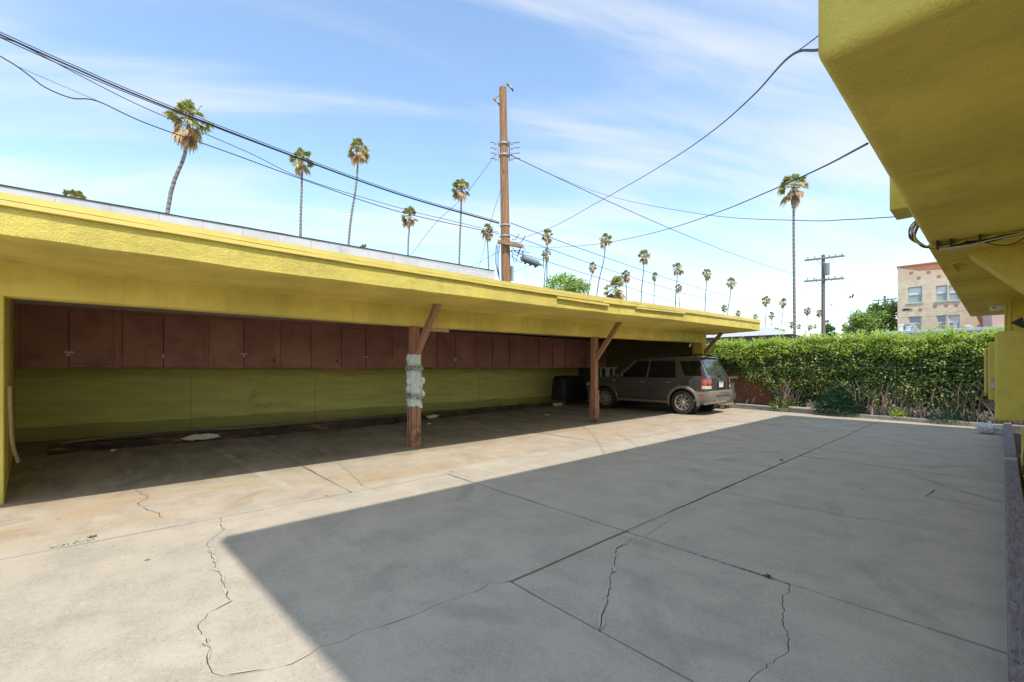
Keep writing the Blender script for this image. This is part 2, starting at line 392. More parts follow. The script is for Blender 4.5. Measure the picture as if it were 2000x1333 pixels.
def m_leaf(name, stops, rough=.45, spec=.5):
    s = Nodes(name); r = s.n('ShaderNodeNewGeometry').outputs['Random Per Island']
    m = s.done(s.cramp(r, stops), rough, spec=spec)
    # thin leaves let some light through
    tr = s.n('ShaderNodeBsdfTranslucent'); s.put(tr.inputs[0], s.cramp(r, [(p, mul(c, 1.5)) for p, c in stops]))
    mx = s.n('ShaderNodeMixShader'); mx.inputs[0].default_value = .36
    s.t.links.new(s.b.outputs[0], mx.inputs[1]); s.t.links.new(tr.outputs[0], mx.inputs[2]); s.t.links.new(mx.outputs[0], s.out.inputs[0])
    return m
M['hedge'] = m_leaf('hedge leaves', [(0, (.02, .07, .014)), (.30, (.05, .15, .03)), (.6, (.15, .29, .05)), (.80, (.34, .43, .08)), (.88, (.60, .46, .20)), (1, (.85, .72, .45))], .35)
M['shoot'] = m_leaf('young hedge shoots', [(0, (.26, .42, .045)), (.5, (.42, .56, .075)), (.85, (.58, .64, .15)), (1, (.7, .64, .38))], .4)
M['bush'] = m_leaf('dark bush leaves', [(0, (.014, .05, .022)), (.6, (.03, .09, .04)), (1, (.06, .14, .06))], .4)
M['stem'] = plain('bare woody stems', (.36, .27, .22), .85, var=.35, scale=12)
M['palm'] = m_leaf('palm fronds', [(0, (.13, .18, .035)), (.5, (.26, .29, .07)), (.8, (.44, .41, .13)), (1, (.58, .45, .20))], .5)
M['deadpalm'] = m_leaf('dead palm fronds', [(0, (.36, .24, .12)), (.6, (.56, .38, .20)), (1, (.70, .52, .30))], .7)
def m_trunk():
    s = Nodes('ringed palm trunk'); v = s.obj(); z = s.xyz(v)[2]
    w = s.math('SINE', s.math('MULTIPLY', z, 16)); 
    col = s.mix(s.ramp(w, -.2, .9), (.30, .27, .24), (.13, .11, .095))
    col = s.mix(s.ramp(s.noise(2, 3, vec=v), .4, .7), col, (.22, .20, .18))
    return s.done(col, .9)
M['trunk'] = m_trunk()
M['tree'] = m_leaf('broad tree leaves', [(0, (.07, .15, .03)), (.5, (.16, .27, .05)), (1, (.32, .38, .09))], .45)
M['treelight'] = m_leaf('light tree leaves', [(0, (.26, .40, .07)), (.5, (.40, .52, .10)), (1, (.55, .60, .16))], .45)
M['bark'] = plain('bark', (.12, .09, .07), .9, var=.3, scale=8, bump=.02)

# ------------------------------------------------------------------ ground and pavement
g = MB().add([(-1500,-1500,-.16),(1500,-1500,-.16),(1500,1500,-.16),(-1500,1500,-.16)], [(0,1,2,3)]).build('ground', M['ground']); tag(g, kind='structure')
X1, X2, X3, XA = -4.72, -2.08, 0.030, -11.9
YC1, YC2, YC3, YC4 = 3.13, 1.85, 7.76, 11.65
def yk(x): return 15.50 - .154 * (x + 6.15)        # front of the kerb under the hedge
pave = empty('concrete_pavement', kind='structure')
MB().add([(XA-.3,-8,-.03),(.012,-8,-.03),(.012,yk(.02)+.1,-.03),(XA-.3,yk(XA)+.1,-.03)], [(0,1,2,3)]).build('joint_bed', M['joint'], pave)
rng = random.Random(4)
def jag(pts, step=.05, amp=.011, seed=1):
    r = random.Random(seed); out = []
    for a, b in zip(pts, pts[1:]):
        a, b = Vector(a), Vector(b); n = max(1, int((b - a).length / step)); d = (b - a).normalized(); s = Vector((-d.y, d.x))
        for i in range(n): out.append(a.lerp(b, i / n) + s * (r.uniform(-amp, amp) if i else 0.))
    return out + [Vector(pts[-1])]
def gp(u, v): p = at_z(u, v, 0); return (p.x, p.y)
K1 = [(X2, YC2)] + [gp(*q) for q in ((955,1140),(940,1149),(894,1169),(848,1183),(813,1200),(745,1224),(706,1233),(671,1252),(625,1263),(600,1280),(567,1296),(546,1303),(490,1314),(438,1321))]
E1 = K1[-1]; K1 = jag(K1, seed=2)
K1x = jag([E1, (-2.33,-.4), (-2.22,-1.6), (-2.3,-4), (-2.25,-8)], .2, .03, 3)
K2 = jag([E1] + [gp(*q) for q in ((415,1314),(404,1282),(411,1265),(403,1247),(387,1219),(406,1198),(450,1174),(438,1146),(425,1114),(413,1086),(405,1062),(436,1034))] + [(X1, gp(430,1013)[1])], .04, .010, 5)
K3 = jag([(gp(1239,1049)[0], YC1)] + [gp(*q) for q in ((1203,1073),(1200,1101),(1191,1130),(1189,1161),(1182,1186),(1175,1215))] + [(gp(1169,1232)[0], YC2)], .035, .009, 6)
K4 = jag([(gp(1548,1138)[0], YC1)] + [gp(*q) for q in ((1542,1156),(1528,1166),(1532,1194),(1530,1216),(1542,1248),(1536,1276),(1514,1288),(1488,1308))] + [(gp(1462,1330)[0], YC2)], .03, .008, 7)
def S(pts, d): return [(Vector((p[0], p[1])), d) for p in pts]
def edge(a, b, seed, d=.009, amp=.005): return S(jag([a, b], .22, amp, seed), d)
CR = .0024
def slab(*parts):
    P = []
    for part in parts:
        for p, d in part:
            if not P or (p - P[-1][0]).length > 1e-4: P.append((p, d))
    if (P[0][0] - P[-1][0]).length < 1e-4: P.pop()
    n = len(P); area = sum(P[i][0].x * P[(i+1)%n][0].y - P[(i+1)%n][0].x * P[i][0].y for i in range(n))
    if area < 0: P = P[::-1]
    out = []
    for i in range(n):
        a, (b, d), c = P[i-1][0], P[i], P[(i+1)%n][0]
        e1, e2 = (b - a).normalized(), (c - b).normalized()
        nn = Vector((-e1.y, e1.x)) + Vector((-e2.y, e2.x))
        nn = nn.normalized() if nn.length > 1e-3 else Vector((-e1.y, e1.x))
        k = max(.35, nn.dot(Vector((-e1.y, e1.x))))
        out.append(tuple(b + nn * d / k))
    dz = rng.uniform(-.003, .003)
    return MB().prism(out, -.1, dz).build('slab', M['concrete'], pave)
pJ = K2[-1]
slab(edge(pJ, (X1,YC1), 11), edge((X1,YC1),(X2,YC1), 12, .012, .007), edge((X2,YC1),(X2,YC2), 13, .013, .007), S(K1, CR), S(K2, CR))
slab(S(K2, CR), edge(pJ, (X1,-8), 14), edge((X1,-8), K1x[-1], 15), S(K1x[::-1], CR))
slab(S(K1[::-1], CR), edge((X2,YC2),(X3,YC2), 16), edge((X3,YC2),(X3,-8), 17, amp=0), edge((X3,-8), K1x[-1], 18), S(K1x[::-1], CR))
slab(edge((X2,YC2),(X2,YC1), 13, .013, .007), edge((X2,YC1), K3[0], 19), S(K3, CR), edge(K3[-1],(X2,YC2), 20))
slab(S(K3[::-1], CR), edge(K3[0], K4[0], 21), S(K4, CR), edge(K4[-1], K3[-1], 22))
slab(S(K4[::-1], CR), edge(K4[0],(X3,YC1), 23), edge((X3,YC1),(X3,YC2), 24, amp=0), edge((X3,YC2), K4[-1], 25))
def rect(x0, x1, y0, y1, sd, y1b=None):
    y1b = y1 if y1b is None else y1b; wj = .016 if y0 > 4 else .010; w2 = .016 if y1 > 4 else .010
    slab(edge((x0,y0),(x1,y0), sd, wj, .008), edge((x1,y0),(x1,y1b), sd+1, .011, .006 if x1 < -1 else 0), edge((x1,y1b),(x0,y1), sd+2, w2, .008), edge((x0,y1),(x0,y0), sd+3, .011, .006))
rect(X2, X3, YC1, YC3, 30); rect(X2, X3, YC3, yk(X2), 40, yk(X3))
rect(X1, X2, YC1, YC3, 50); rect(X1, X2, YC3, YC4, 60); rect(X1, X2, YC4, yk(X1), 70, yk(X2))
for i, (a, b) in enumerate(((-8, 1.9), (1.9, 6.55), (6.55, 11.3))): rect(XA, X1, a, b, 80 + 10 * i)
rect(XA, X1, 11.3, yk(XA), 120, yk(X1))
def ribbon(px, w, m, name, z=.0065, amp=.006, seed=1, parent=pave):
    pts = jag([gp(*q) for q in px], .05, amp, seed); mb = MB(); rows = []
    r = random.Random(seed)
    for i, p in enumerate(pts):
        d = (pts[min(i+1, len(pts)-1)] - pts[max(i-1, 0)]).normalized(); s_ = Vector((-d.y, d.x))
        ww = w * r.uniform(.4, 1.2) * (0.3 if i in (0, len(pts)-1) else 1)
        rows.append([(p.x - s_.x*ww/2, p.y - s_.y*ww/2, z), (p.x + s_.x*ww/2, p.y + s_.y*ww/2, z)])
    return mb.grid(rows).build(name, m, parent)
M['filler'] = plain('pale crack edges', (.475, .42, .335), .85, var=.15)
def crack_edges(K, w, seed, z=.0062):
    r = random.Random(seed); mb = MB()
    for sg in (-1, 1):
        run = []
        for i, p in enumerate(K):
            d = (K[min(i+1, len(K)-1)] - K[max(i-1, 0)]).normalized(); s_ = Vector((-d.y, d.x)) * sg
            on = mnoise.noise((i * .23, sg * 5, seed)) > -.02
            if on: run.append((p, s_))
            if (not on or i == len(K) - 1) and len(run) > 2:
                mb.grid([[(q.x + t.x * .0035, q.y + t.y * .0035, z), (q.x + t.x * (.004 + w * r.uniform(.25, 1) * (0 if k in (0, len(run) - 1) else 1)), q.y + t.y * (.004 + w * r.uniform(.25, 1) * (0 if k in (0, len(run) - 1) else 1)), z)] for k, (q, t) in enumerate(run)]); run = []
            elif not on: run = []
    if mb.v: mb.build('crack_filler', M['filler'], pave)
crack_edges(K2, .020, 1); crack_edges(K3, .020, 2); crack_edges(K1, .012, 3)
ribbon([(1402,960),(1480,976),(1540,988),(1600,998),(1676,1014),(1700,1012),(1724,1016),(1752,1026)], .012, M['filler'], 'crack_filler', seed=3)
ribbon([(1780,928),(1850,952),(1960,984)], .008, M['joint'], 'hairline_crack', seed=4)
ribbon([(1826,957),(1808,971),(1840,976),(1960,997)], .008, M['joint'], 'hairline_crack', seed=5)
ribbon([(1225,1040),(1300,1005),(1316,1011),(1282,1032),(1254,1052)], .012, M['filler'], 'crack_filler', seed=6)
ribbon([(265,958),(290,972),(268,985),(300,1000),(320,1012)], .006, M['joint'], 'hairline_crack', seed=8, amp=.02)
ribbon([(660,905),(690,930),(705,948),(745,960)], .005, M['joint'], 'hairline_crack', seed=9, amp=.02)

kerb = MB(); rows = []
for i in range(61):
    x = -9.6 + i * .175; y = yk(x); dz = .015 * mnoise.noise((x * 2, 0, 0)); dy = .02 * mnoise.noise((x * 3, 4, 0))
    rows.append([(x, y + dy, -.08), (x, y + dy + .005, .085 + dz), (x, y + dy + .02, .10 + dz), (x, y + .16, .10 + dz), (x, y + .17, -.08)])
o = kerb.grid(rows).build('kerb', M['kerb'], None, 40); tag(o, kind='structure')
o = MB().add([(-13, yk(-13)+.165, .05), (9, yk(9)+.165, .05), (9, 20, .05), (-13, 22, .05)], [(0,1,2,3)]).build('planting_bed', M['soil']); tag(o, kind='structure')

# ------------------------------------------------------------------ carport
EX = -5.1                                           # eave line
T_bot = [(-8,2.37),(-.66,2.364),(1.06,2.335),(4.58,2.37),(6.3,2.384),(9.08,2.45),(15.05,2.526)]
T_top = [(-8,2.69),(-.66,2.69),(1.06,2.67),(4.58,2.675),(6.3,2.69),(9.08,2.76),(15.05,2.864)]
T_beam = [(-8,2.068),(1.4,2.066),(3.75,2.058),(8.7,2.11),(14.1,2.173)]
T_sof = [(-8,2.362),(1.4,2.36),(8.7,2.42),(14.1,2.466)]
zb = lambda y: smooth_table(T_bot, y); zt = lambda y: smooth_table(T_top, y)
zbeam = lambda y: lerp_table(T_beam, y); zsof = lambda y: lerp_table(T_sof, y)
Y0, Y1 = -7.5, 15.05
carport = empty('carport', (0, 0, 0), label='long yellow stucco carport with a wavy low eave along the lot', cat='carport')
NY = 150
def wob(y, k, a): return a * (mnoise.noise((y * 1.3, k, 0)) + .5 * mnoise.noise((y * 4.1, k, 3)))
rows = []
for i in range(NY + 1):                              # stucco fascia and soffit, one skin
    y = Y0 + (Y1 - Y0) * i / NY
    b = zb(y) + wob(y, 1, .010); ft = zt(y) - .088; r = []
    for k in range(7):
        f = k / 6; r.append((EX + .006 * mnoise.noise((y * 5, f * 3, 1)) - .02 * max(0, .12 - f) / .12, y, ft + (b + .012 - ft) * f))
    r.append((EX - .035, y, b)); s1 = zsof(y)
    for k in range(1, 9):
        f = k / 8; r.append((EX - .035 + (-6.60 - EX + .035) * f, y, b + (s1 - b) * f + .006 * mnoise.noise((y * 2, f * 4, 8))))
    rows.append(r)
MB().grid([r[::-1] for r in rows]).build('fascia', M['stucco'], carport, 50)
rows = []
for i in range(NY + 1):                              # header beam
    y = Y0 + (14.46 - Y0) * i / NY; a, b = zsof(y), zbeam(y) + wob(y, 5, .005)
    rows.append([(-6.60, y, a + .03), (-6.60 + .005 * mnoise.noise((y * 4, 1, 2)), y, (a + b) / 2), (-6.605, y, b + .015), (-6.62, y, b), (-6.85, y, b), (-6.87, y, a + .1)])
MB().grid([r[::-1] for r in rows]).build('header_beam', M['stucco'], carport, 50)
def strip(name, y0, y1, x0, x1, za, zb_, m, n=60, amp=.003, k=0, parent=carport):
    rows = []
    for i in range(n + 1):
        y = y0 + (y1 - y0) * i / n; w = wob(y, k, amp)
        a, b = za(y) + w, zb_(y) + w
        rows.append([(x0, y, b), (x0, y, a), (x1, y, a), (x1, y, b), (x0, y, b)])
    mb = MB().grid(rows); mb.f += [(3,2,1,0), tuple(len(mb.v) - 5 + q for q in (0,1,2,3))]
    return mb.build(name, m, parent, 40, fix=True)
strip('roof_flashing', Y0, Y1 + .03, EX - .02, EX + .018, lambda y: zt(y) - .052, zt, M['flash'], 120, .004, 2)
strip('drip_edge', Y0, Y1 + .03, EX - .02, EX + .032, lambda y: zt(y) - .098, lambda y: zt(y) - .060, M['flash'], 120, .005, 3)
strip('shingle_course', 6.0, Y1 + .02, EX - .02, EX + .014, lambda y: zt(y) - .125, lambda y: zt(y) - .104, M['flash'], 120, .006, 4)
strip('loose_trim', 5.6, 7.05, EX - .01, EX + .05, lambda y: zt(y) - .150 - .012 * (y - 5.6), lambda y: zt(y) - .118 - .01 * (y - 5.6), M['flash'], 20, .004, 6)
strip('loose_trim', 8.0, 10.1, EX - .01, EX + .045, lambda y: zt(y) - .155 + .01 * (y - 8), lambda y: zt(y) - .128 + .012 * (y - 8), M['flash'], 20, .005, 7)
strip('loose_trim', 6.9, 8.4, EX - .01, EX + .04, lambda y: zt(y) - .112, lambda y: zt(y) - .092, M['flash'], 20, .006, 9)
rows = []
for i in range(61):                                  # roof deck
    y = Y0 + (Y1 - Y0) * i / 60
    rows.append([(EX - .005, y, zt(y) - .004), (-8.5, y, zt(y) + .02), (-12.15, y, zt(y) + .04), (-12.15, y, zt(y) - .18), (-6.9, y, zsof(y) + .09)])
mb = MB().grid(rows)
mb.build('roof_deck', M['tar'], carport, 40)
mb = MB()                                            # closing face at the far end of the roof
y = Y1 - .002; mb.add([(EX+.005,y,zt(y)-.02),(EX+.005,y,zb(y)),(-6.6,y,zsof(y)+.01),(-12.1,y,zsof(y)+.1),(-12.1,y,zt(y)+.03),(EX+.005,y,zt(y)-.01)], [(0,1,2,3,4,5)])
mb.build('roof_end', M['stucco'], carport)
rows = [[(-6.88, y, zsof(y) + .02), (-11.9, y, zsof(y) + .02)] for y in (Y0, 0, 4, 8.8, 14.5)]
MB().grid(rows).build('ceiling', M['white'], carport)  # unseen ceiling, coloured white to bounce fill light into the stalls
XB = -11.9
for (a, b) in ((-1.4, 1.213), (1.213, 3.83), (3.83, 6.5), (6.5, 9.18), (9.18, 11.8), (11.8, 14.5)):      # plywood sheets of the back wall
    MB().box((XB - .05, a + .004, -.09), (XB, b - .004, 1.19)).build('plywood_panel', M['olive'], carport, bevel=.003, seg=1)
ys = [-1.4, -.263, 2.26, 4.93, 7.4, 9.3, 11.9, 14.5]
for i, (a, b) in enumerate(zip(ys, ys[1:])):
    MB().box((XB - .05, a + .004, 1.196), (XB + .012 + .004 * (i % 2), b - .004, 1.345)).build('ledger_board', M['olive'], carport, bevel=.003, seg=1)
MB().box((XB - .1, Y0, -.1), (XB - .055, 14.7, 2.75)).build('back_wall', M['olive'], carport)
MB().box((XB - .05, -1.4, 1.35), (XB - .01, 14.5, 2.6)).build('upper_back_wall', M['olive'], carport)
MB().prism([(-12.0, -1.37), (-12.0, -1.62), (-6.62, -1.08), (-6.62, -.832)], -.1, 2.42).build('partition_wall', M['stucco'], carport, bevel=.015)
M['darkwall'] = plain('dark brown plywood', (.12, .098, .04), .8, var=.3, scale=2.0, bump=.003)  # dark brown base colour over the whole end wall
MB().box((-12.0, 14.42, -.1), (-6.95, 14.62, 2.6)).build('end_wall', M['darkwall'], carport)
MB().box((-6.95, 14.36, -.1), (-6.605, 14.66, 2.5)).build('end_pier', M['stucco'], carport, bevel=.012)
def carport_post(y, trim_top, w=.135):
    x0, x1 = -6.75 - w/2, -6.75 + w/2
    p = MB().box((x0, y - w/2, -.02), (x1, y + w/2, zbeam(y) + .04)).build('post', M['post'], carport, bevel=.006, seg=1)
    for q in range(2):                                # sheathing boards round the foot of the post
        s_ = .018
        MB().box((x1 + .001, y - w/2 - s_ + q * (w/2 + s_) + (.004 if q else 0), -.02), (x1 + s_, y + q * (w/2 + s_) - (0 if q else .004), trim_top)).build('sheathing_board', M['post'], p, bevel=.003, seg=1)
        MB().box((x0 - s_ + q * (w/2 + s_) + (.004 if q else 0), y - w/2 - s_, -.02), (x0 + q * (w/2 + s_) - (0 if q else .004), y - w/2 - .001, trim_top - .015)).build('sheathing_board', M['post'], p, bevel=.003, seg=1)
    return p
carport_post(3.80, .75); carport_post(8.80, .80)
def brace(y, zl=1.58):
    a = Vector((-6.72, y, zl)); b = Vector((-6.03, y, zsof(y) + .03))
    MB().beam(a, b, .088, .10, up=(1, 0, 0)).build('brace', M['post'], carport, bevel=.004, seg=1)
brace(3.83); brace(8.84); brace(14.5, 1.72)
MB().box((-6.80, 4.0, 2.0), (-6.76, 4.52, 2.068)).build('raw_board', M['raw'], carport)
MB().add([(-6.9, 14.0, 2.03), (-6.9, 14.16, 2.06), (-6.86, 14.15, 2.16), (-6.86, 14.02, 2.15)], [(0,1,2,3)]).build('paper_notice', M['white'], carport)

# ------------------------------------------------------------------ storage cabinets
cab = empty('storage_cabinet', (-10.5, 0, 1.35), label='long row of brown plywood storage cupboards hung above the stalls', cat='cabinet')
CXF = -10.5
def cy(u): return at_x(u, 719, CXF).y
ca, cz = -1.24, 14.41
MB().box((XB + .02, ca, .0), (CXF - .031, cz, 1.05)).build('carcass', plain('painted door gap shade', (.02, .012, .01), .9), cab).location = Vector((0,0,0)) - Vector((-10.5, 0, 0))  # near-black colour puts shade into the gaps between the doors
uu = [(39,134.5),(135,223),(239,318.5),(319,396),(408,475.5),(476,537),(548,606.5),(607,659),(667,713.5),(714,759),(766,812),(813,852.5),(853.5,888.5),(889,924),(928.5,960.5),(961,994),(995,1026),(1026.5,1051.5),(1052.5,1078),(1079,1103),(1104,1143),(1144,1186)]
rz = random.Random(8)
dz_over = {1: (.075, 0), 8: (-.035, -.02), 6: (0, -.01), 18: (-.01, 0)}
stiles = []
for i, (a, b) in enumerate(uu):
    ya, yb = cy(a) + .004, cy(b) - .004
    lo, hi = dz_over.get(i, (rz.uniform(-.004, .006), rz.uniform(-.012, .008)))
    t = .018; x0 = CXF + .001 + (.012 if i == 2 or i == 3 else rz.uniform(0, .004))
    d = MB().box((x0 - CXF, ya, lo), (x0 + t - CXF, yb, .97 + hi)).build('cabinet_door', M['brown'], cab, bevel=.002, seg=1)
    hx, hyy = 0., (ya if i % 2 == 0 else yb); wr = rz.uniform(.0, .016) * (-1 if i % 2 == 0 else 1)
    d.matrix_basis = Matrix.Translation((hx, hyy, 0)) @ Matrix.Rotation(wr, 4, 'Z') @ Matrix.Translation((-hx, -hyy, 0))
    if i % 2 == 0 and i not in (10, 16, 20):          # hasp and padlock where the pair of doors meets
        yc = yb; zc = rz.uniform(.24, .34)
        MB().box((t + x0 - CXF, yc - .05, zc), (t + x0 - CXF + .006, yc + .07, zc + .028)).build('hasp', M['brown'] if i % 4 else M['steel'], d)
        if i in (0, 2, 4, 12): 
            h = MB().box((t + x0 - CXF + .006, yc - .018, zc - .05), (t + x0 - CXF + .026, yc + .018, zc - .008)); h.tube([(t + x0 - CXF + .016, yc - .012, zc - .01), (t + x0 - CXF + .016, yc - .012, zc + .02), (t + x0 - CXF + .016, yc + .012, zc + .02), (t + x0 - CXF + .016, yc + .012, zc - .01)], .004, 5)
            h.build('padlock', M['steel'], d)
    hy = ya + .012 if i % 2 == 0 else yb - .012
    for zh in (.14, .83):
        MB().box((t + x0 - CXF, hy - .03, zh), (t + x0 - CXF + .004, hy + .012, zh + .05)).build('hinge', M['darksteel'] if rz.random() < .15 else M['brown'], d)
for k in range(len(uu)):
    e = uu[k][1]; n = uu[k+1][0] if k + 1 < len(uu) else 1200
    if n - e > 2.5 or k == len(uu) - 1: stiles.append((cy(e) + .0, cy(n) - .0))
stiles.insert(0, (ca, cy(39)))
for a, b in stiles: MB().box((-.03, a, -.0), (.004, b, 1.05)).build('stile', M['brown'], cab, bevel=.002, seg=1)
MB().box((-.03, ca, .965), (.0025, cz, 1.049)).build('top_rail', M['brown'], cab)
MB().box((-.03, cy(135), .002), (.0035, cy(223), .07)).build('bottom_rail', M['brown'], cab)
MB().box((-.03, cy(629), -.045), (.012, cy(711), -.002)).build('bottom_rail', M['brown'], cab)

# ------------------------------------------------------------------ old timbers and rubbish along the back of the stalls
def rough_beam(name, p, q, w, h, m, seed, label, cat, group=None, rag=.02):
    p, q = Vector(p), Vector(q); o = empty(name, p, label=label, cat=cat, group=group); n = 40; rows = []
    d = (q - p); s_ = Vector((-d.y, d.x, 0)).normalized(); r = random.Random(seed)
    for i in range(n + 1):
        f = i / n; c = d * f; e = lambda k: rag * (mnoise.noise((f * 14, k, seed)) + .6 * mnoise.noise((f * 41, k, seed)))
        ring = [c - s_ * (w/2 + e(1)), c + s_ * (w/2 + e(2)), c + s_ * (w/2 + e(3)) + Vector((0,0,h + e(4))), c - s_ * (w/2 + e(5)) + Vector((0,0,h + e(6)))]
        rows.append(ring + [ring[0]])
    mb = MB().grid(rows); mb.f += [(3,2,1,0), tuple(len(mb.v) - 5 + k for k in range(4))]
    mb.build('timber', m, o, 45, fix=True); return o
b1 = rough_beam('wheel_stop_timber', (-9.96, -.80, 0), (-9.84, 5.0, 0), .17, .145, M['rot'], 3, 'charred old timber on the stall floor with a white paint patch, nearest the partition', 'timber', 'old timbers used as wheel stops', .012)
yl = at_x(395, 855, -9.83).y - b1.location.y
mb = MB(); rr = random.Random(3); ring = [(.093 + .002, yl + .30 * math.cos(a) * rr.uniform(.7, 1.1), .085 + .058 * math.sin(a) * rr.uniform(.7, 1.15)) for a in [2 * math.pi * k / 26 for k in range(26)]]
mb.add([(p[0] + .022 + .0207 * p[1], p[1], p[2]) for p in ring] + [(.06 + .0207 * p[1], p[1], p[2]) for p in ring], [tuple(range(26))] + [(k, (k+1)%26, 26+(k+1)%26, 26+k) for k in range(26)]); mb.build('paint_patch', M['cream_chip'], b1)
b2 = rough_beam('wheel_stop_timber', (-10.0, 5.1, 0), (-10.75, 10.6, 0), .18, .12, M['rot'], 7, 'splintered rotten timber lying on the floor behind the wrapped post', 'timber', 'old timbers used as wheel stops', .035)
mb = MB(); ring = [(.105 + .01 * rr.random(), 1.1 + .20 * math.cos(a) * rr.uniform(.7, 1.1), .07 + .05 * math.sin(a) * rr.uniform(.7, 1.1)) for a in [2 * math.pi * k / 22 for k in range(22)]]
mb.add([(p[0] + .015 - .1364 * p[1], p[1], p[2]) for p in ring] + [(p[0] - .06 - .1364 * p[1], p[1], p[2]) for p in ring], [tuple(range(22))] + [(k, (k+1)%22, 22+(k+1)%22, 22+k) for k in range(22)]); mb.build('paint_patch', M['cream_chip'], b2)
b3 = rough_beam('wheel_stop_timber', (-10.62, 10.9, 0), (-10.7, 12.6, 0), .2, .12, M['rot'], 9, 'short old timber in front of the black covered grill', 'timber', 'old timbers used as wheel stops', .03)
mb = MB().box((.08, .5, .0), (.13, .95, .12)); mb.build('paint_patch', M['cream_chip'], b3, bevel=.01)
rows = []
for i in range(41):                                   # warped strip lying on the first timber
    f = i / 40; y = -.65 + 5.2 * f; z = .15 + .055 * math.sin(min(1, f * 2.2) * math.pi) + .02 * f; x = -9.98 - .35 * f
    rows.append([(x + .07, y, z), (x + .07, y, z + .014), (x - .07, y, z + .016), (x - .07, y, z)])
o = MB().grid([r + [r[0]] for r in rows]).build('warped_plank', plain('grey driftwood', (.30, .22, .17), .8, var=.25, scale=9), None, 40, fix=True)
tag(o, 'thin warped plank lying on top of the charred timber', 'plank')
o = empty('splintered_strip', (-6.72, -.82, .35), label='splintered pale wood strip leaning on the partition wall at the left edge', cat='wood strip')
ap = at_x(6, 762, -6.9); bp = at_x(14, 835, -6.95); cp = at_x(26, 866, -7.1)
for k, (m_, dx) in enumerate(((M['raw'], 0), (M['raw'], .05))):
    pts = smooth_path([Vector((-6.80, -.825, 1.16)), Vector((-6.84, -.825, .85)), Vector((-6.92, -.82, .55)), Vector((-7.10, -.80, .33))], 4)
    rows = [[(p + Vector(q)) - o.location for q in ((-.045, 0, 0), (.045, 0, 0), (.045, .02, 0), (-.045, .02, 0), (-.045, 0, 0))] for p in pts]
    if k == 0: MB().grid(rows).build('splinter', m_, o, fix=True)
def crumple(name, loc, r, h, m, seed, label, cat, sx=1., n=3, group=None):
    bm = bmesh.new(); bmesh.ops.create_icosphere(bm, subdivisions=n, radius=1)
    for v in bm.verts:
        p = v.co.copy(); k = .55 + .55 * abs(mnoise.noise(p * 2.3 + Vector((seed, 0, 0)))) + .35 * mnoise.noise(p * 5 + Vector((0, seed, 0)))
        v.co = Vector((p.x * r * sx * k, p.y * r * k, max(0, (p.z * .5 + .5)) * h * k * 1.2))
    me = bpy.data.meshes.new(name); bm.to_mesh(me); bm.free()
    o = link(name, me, m); o.location = loc; return tag(o, label, cat, group)
M['paper'] = plain('scrap paper', (.75, .74, .70), .8)
M['plastic'] = plain('thin white plastic', (.72, .73, .74), .3)
crumple('paper_scrap', at_z(221, 882, 0), .05, .035, M['paper'], 2, 'small white paper scrap in front of the charred timber', 'litter')
crumple('candy_wrapper', at_z(574, 862, 0), .06, .04, plain('purple wrapper', (.30, .16, .36), .4, var=.5, scale=60), 5, 'small purple candy wrapper on the stall floor left of the wrapped post', 'litter')
crumple('paper_scrap', at_z(838, 830, 0), .06, .05, plain('yellowed paper', (.62, .56, .38), .8), 6, 'small yellowed scrap on the floor right of the wrapped post', 'litter')
crumple('paper_scrap', at_z(1068, 812, 0), .10, .05, plain('beige paper', (.55, .48, .36), .8), 9, 'crumpled beige paper on the floor between the two posts', 'litter')
o = MB().tube([at_z(208, 888, .02), at_z(216, 884, .03), at_z(232, 878, .02)], .006, 5).build('twig', M['raw']); tag(o, 'thin dry twig beside the white paper scrap', 'twig')

# wrapped sheet on the nearer post
wrap = empty('post_wrapping', (-6.75, 3.80, .70), label='crumpled pale blue sheeting taped round the middle of the nearer post', cat='sheeting')
r_ = random.Random(12); n, m_ = 36, 26; rows = []
for j in range(m_ + 1):
    z = .88 * j / m_; row = []
    for i in range(n):
        a = 2 * math.pi * i / n; c, s_ = math.cos(a), math.sin(a); k = .083 / max(abs(c), abs(s_))
        pinch = min(1, min(abs(z - .64), abs(z - .17)) / .10)
        f = 1.04 + (.30 * abs(mnoise.noise((c * 2.2, s_ * 2.2, z * 9))) + .34 * max(0, mnoise.noise((c * 4 + 5, s_ * 4, z * 15)))) * pinch
        row.append((c * k * f, s_ * k * f, z + .02 * mnoise.noise((c * 2, s_ * 2, z * 9)) + (.03 * mnoise.noise((c * 3, s_ * 3, 7)) if j in (0, m_) else 0)))
    rows.append(row + [row[0]])
M['sheet'] = plain('pale blue sheeting', (.56, .63, .63), .6, var=.2, scale=5)
MB().grid(rows).build('sheet', M['sheet'], wrap)
def flap(pts): 
    mb = MB(); n_ = len(pts); mb.add(list(pts) + [(p[0] - .006, p[1] + .006, p[2]) for p in pts], [tuple(range(n_)), tuple(range(2*n_-1, n_-1, -1))] + [(k, (k+1)%n_, n_+(k+1)%n_, n_+k) for k in range(n_)]); return mb
for pts in (((.08,-.1,.86),(.095,-.02,.70),(.1,.09,.84),(.10,.02,.80)), ((.06,-.1,.50),(.02,-.16,.44),(.05,-.15,.36),(.09,-.1,.40)), ((.09,.09,.50),(.11,.15,.47),(.10,.15,.39),(.09,.1,.36)), ((.09,.1,.28),(.12,.15,.22),(.1,.14,.16),(.09,.09,.18)), ((.1,.02,.06),(.1,.10,.05),(.11,.10,-.04),(.105,.03,-.02)), ((.1,-.02,.62),(.125,.03,.42),(.1,.09,.60),(.115,.04,.55)), ((0,-.1,.40),(.06,-.14,.30),(.09,-.1,.28),(.05,-.11,.37))):
    flap(pts).build('flap', M['sheet'], wrap)
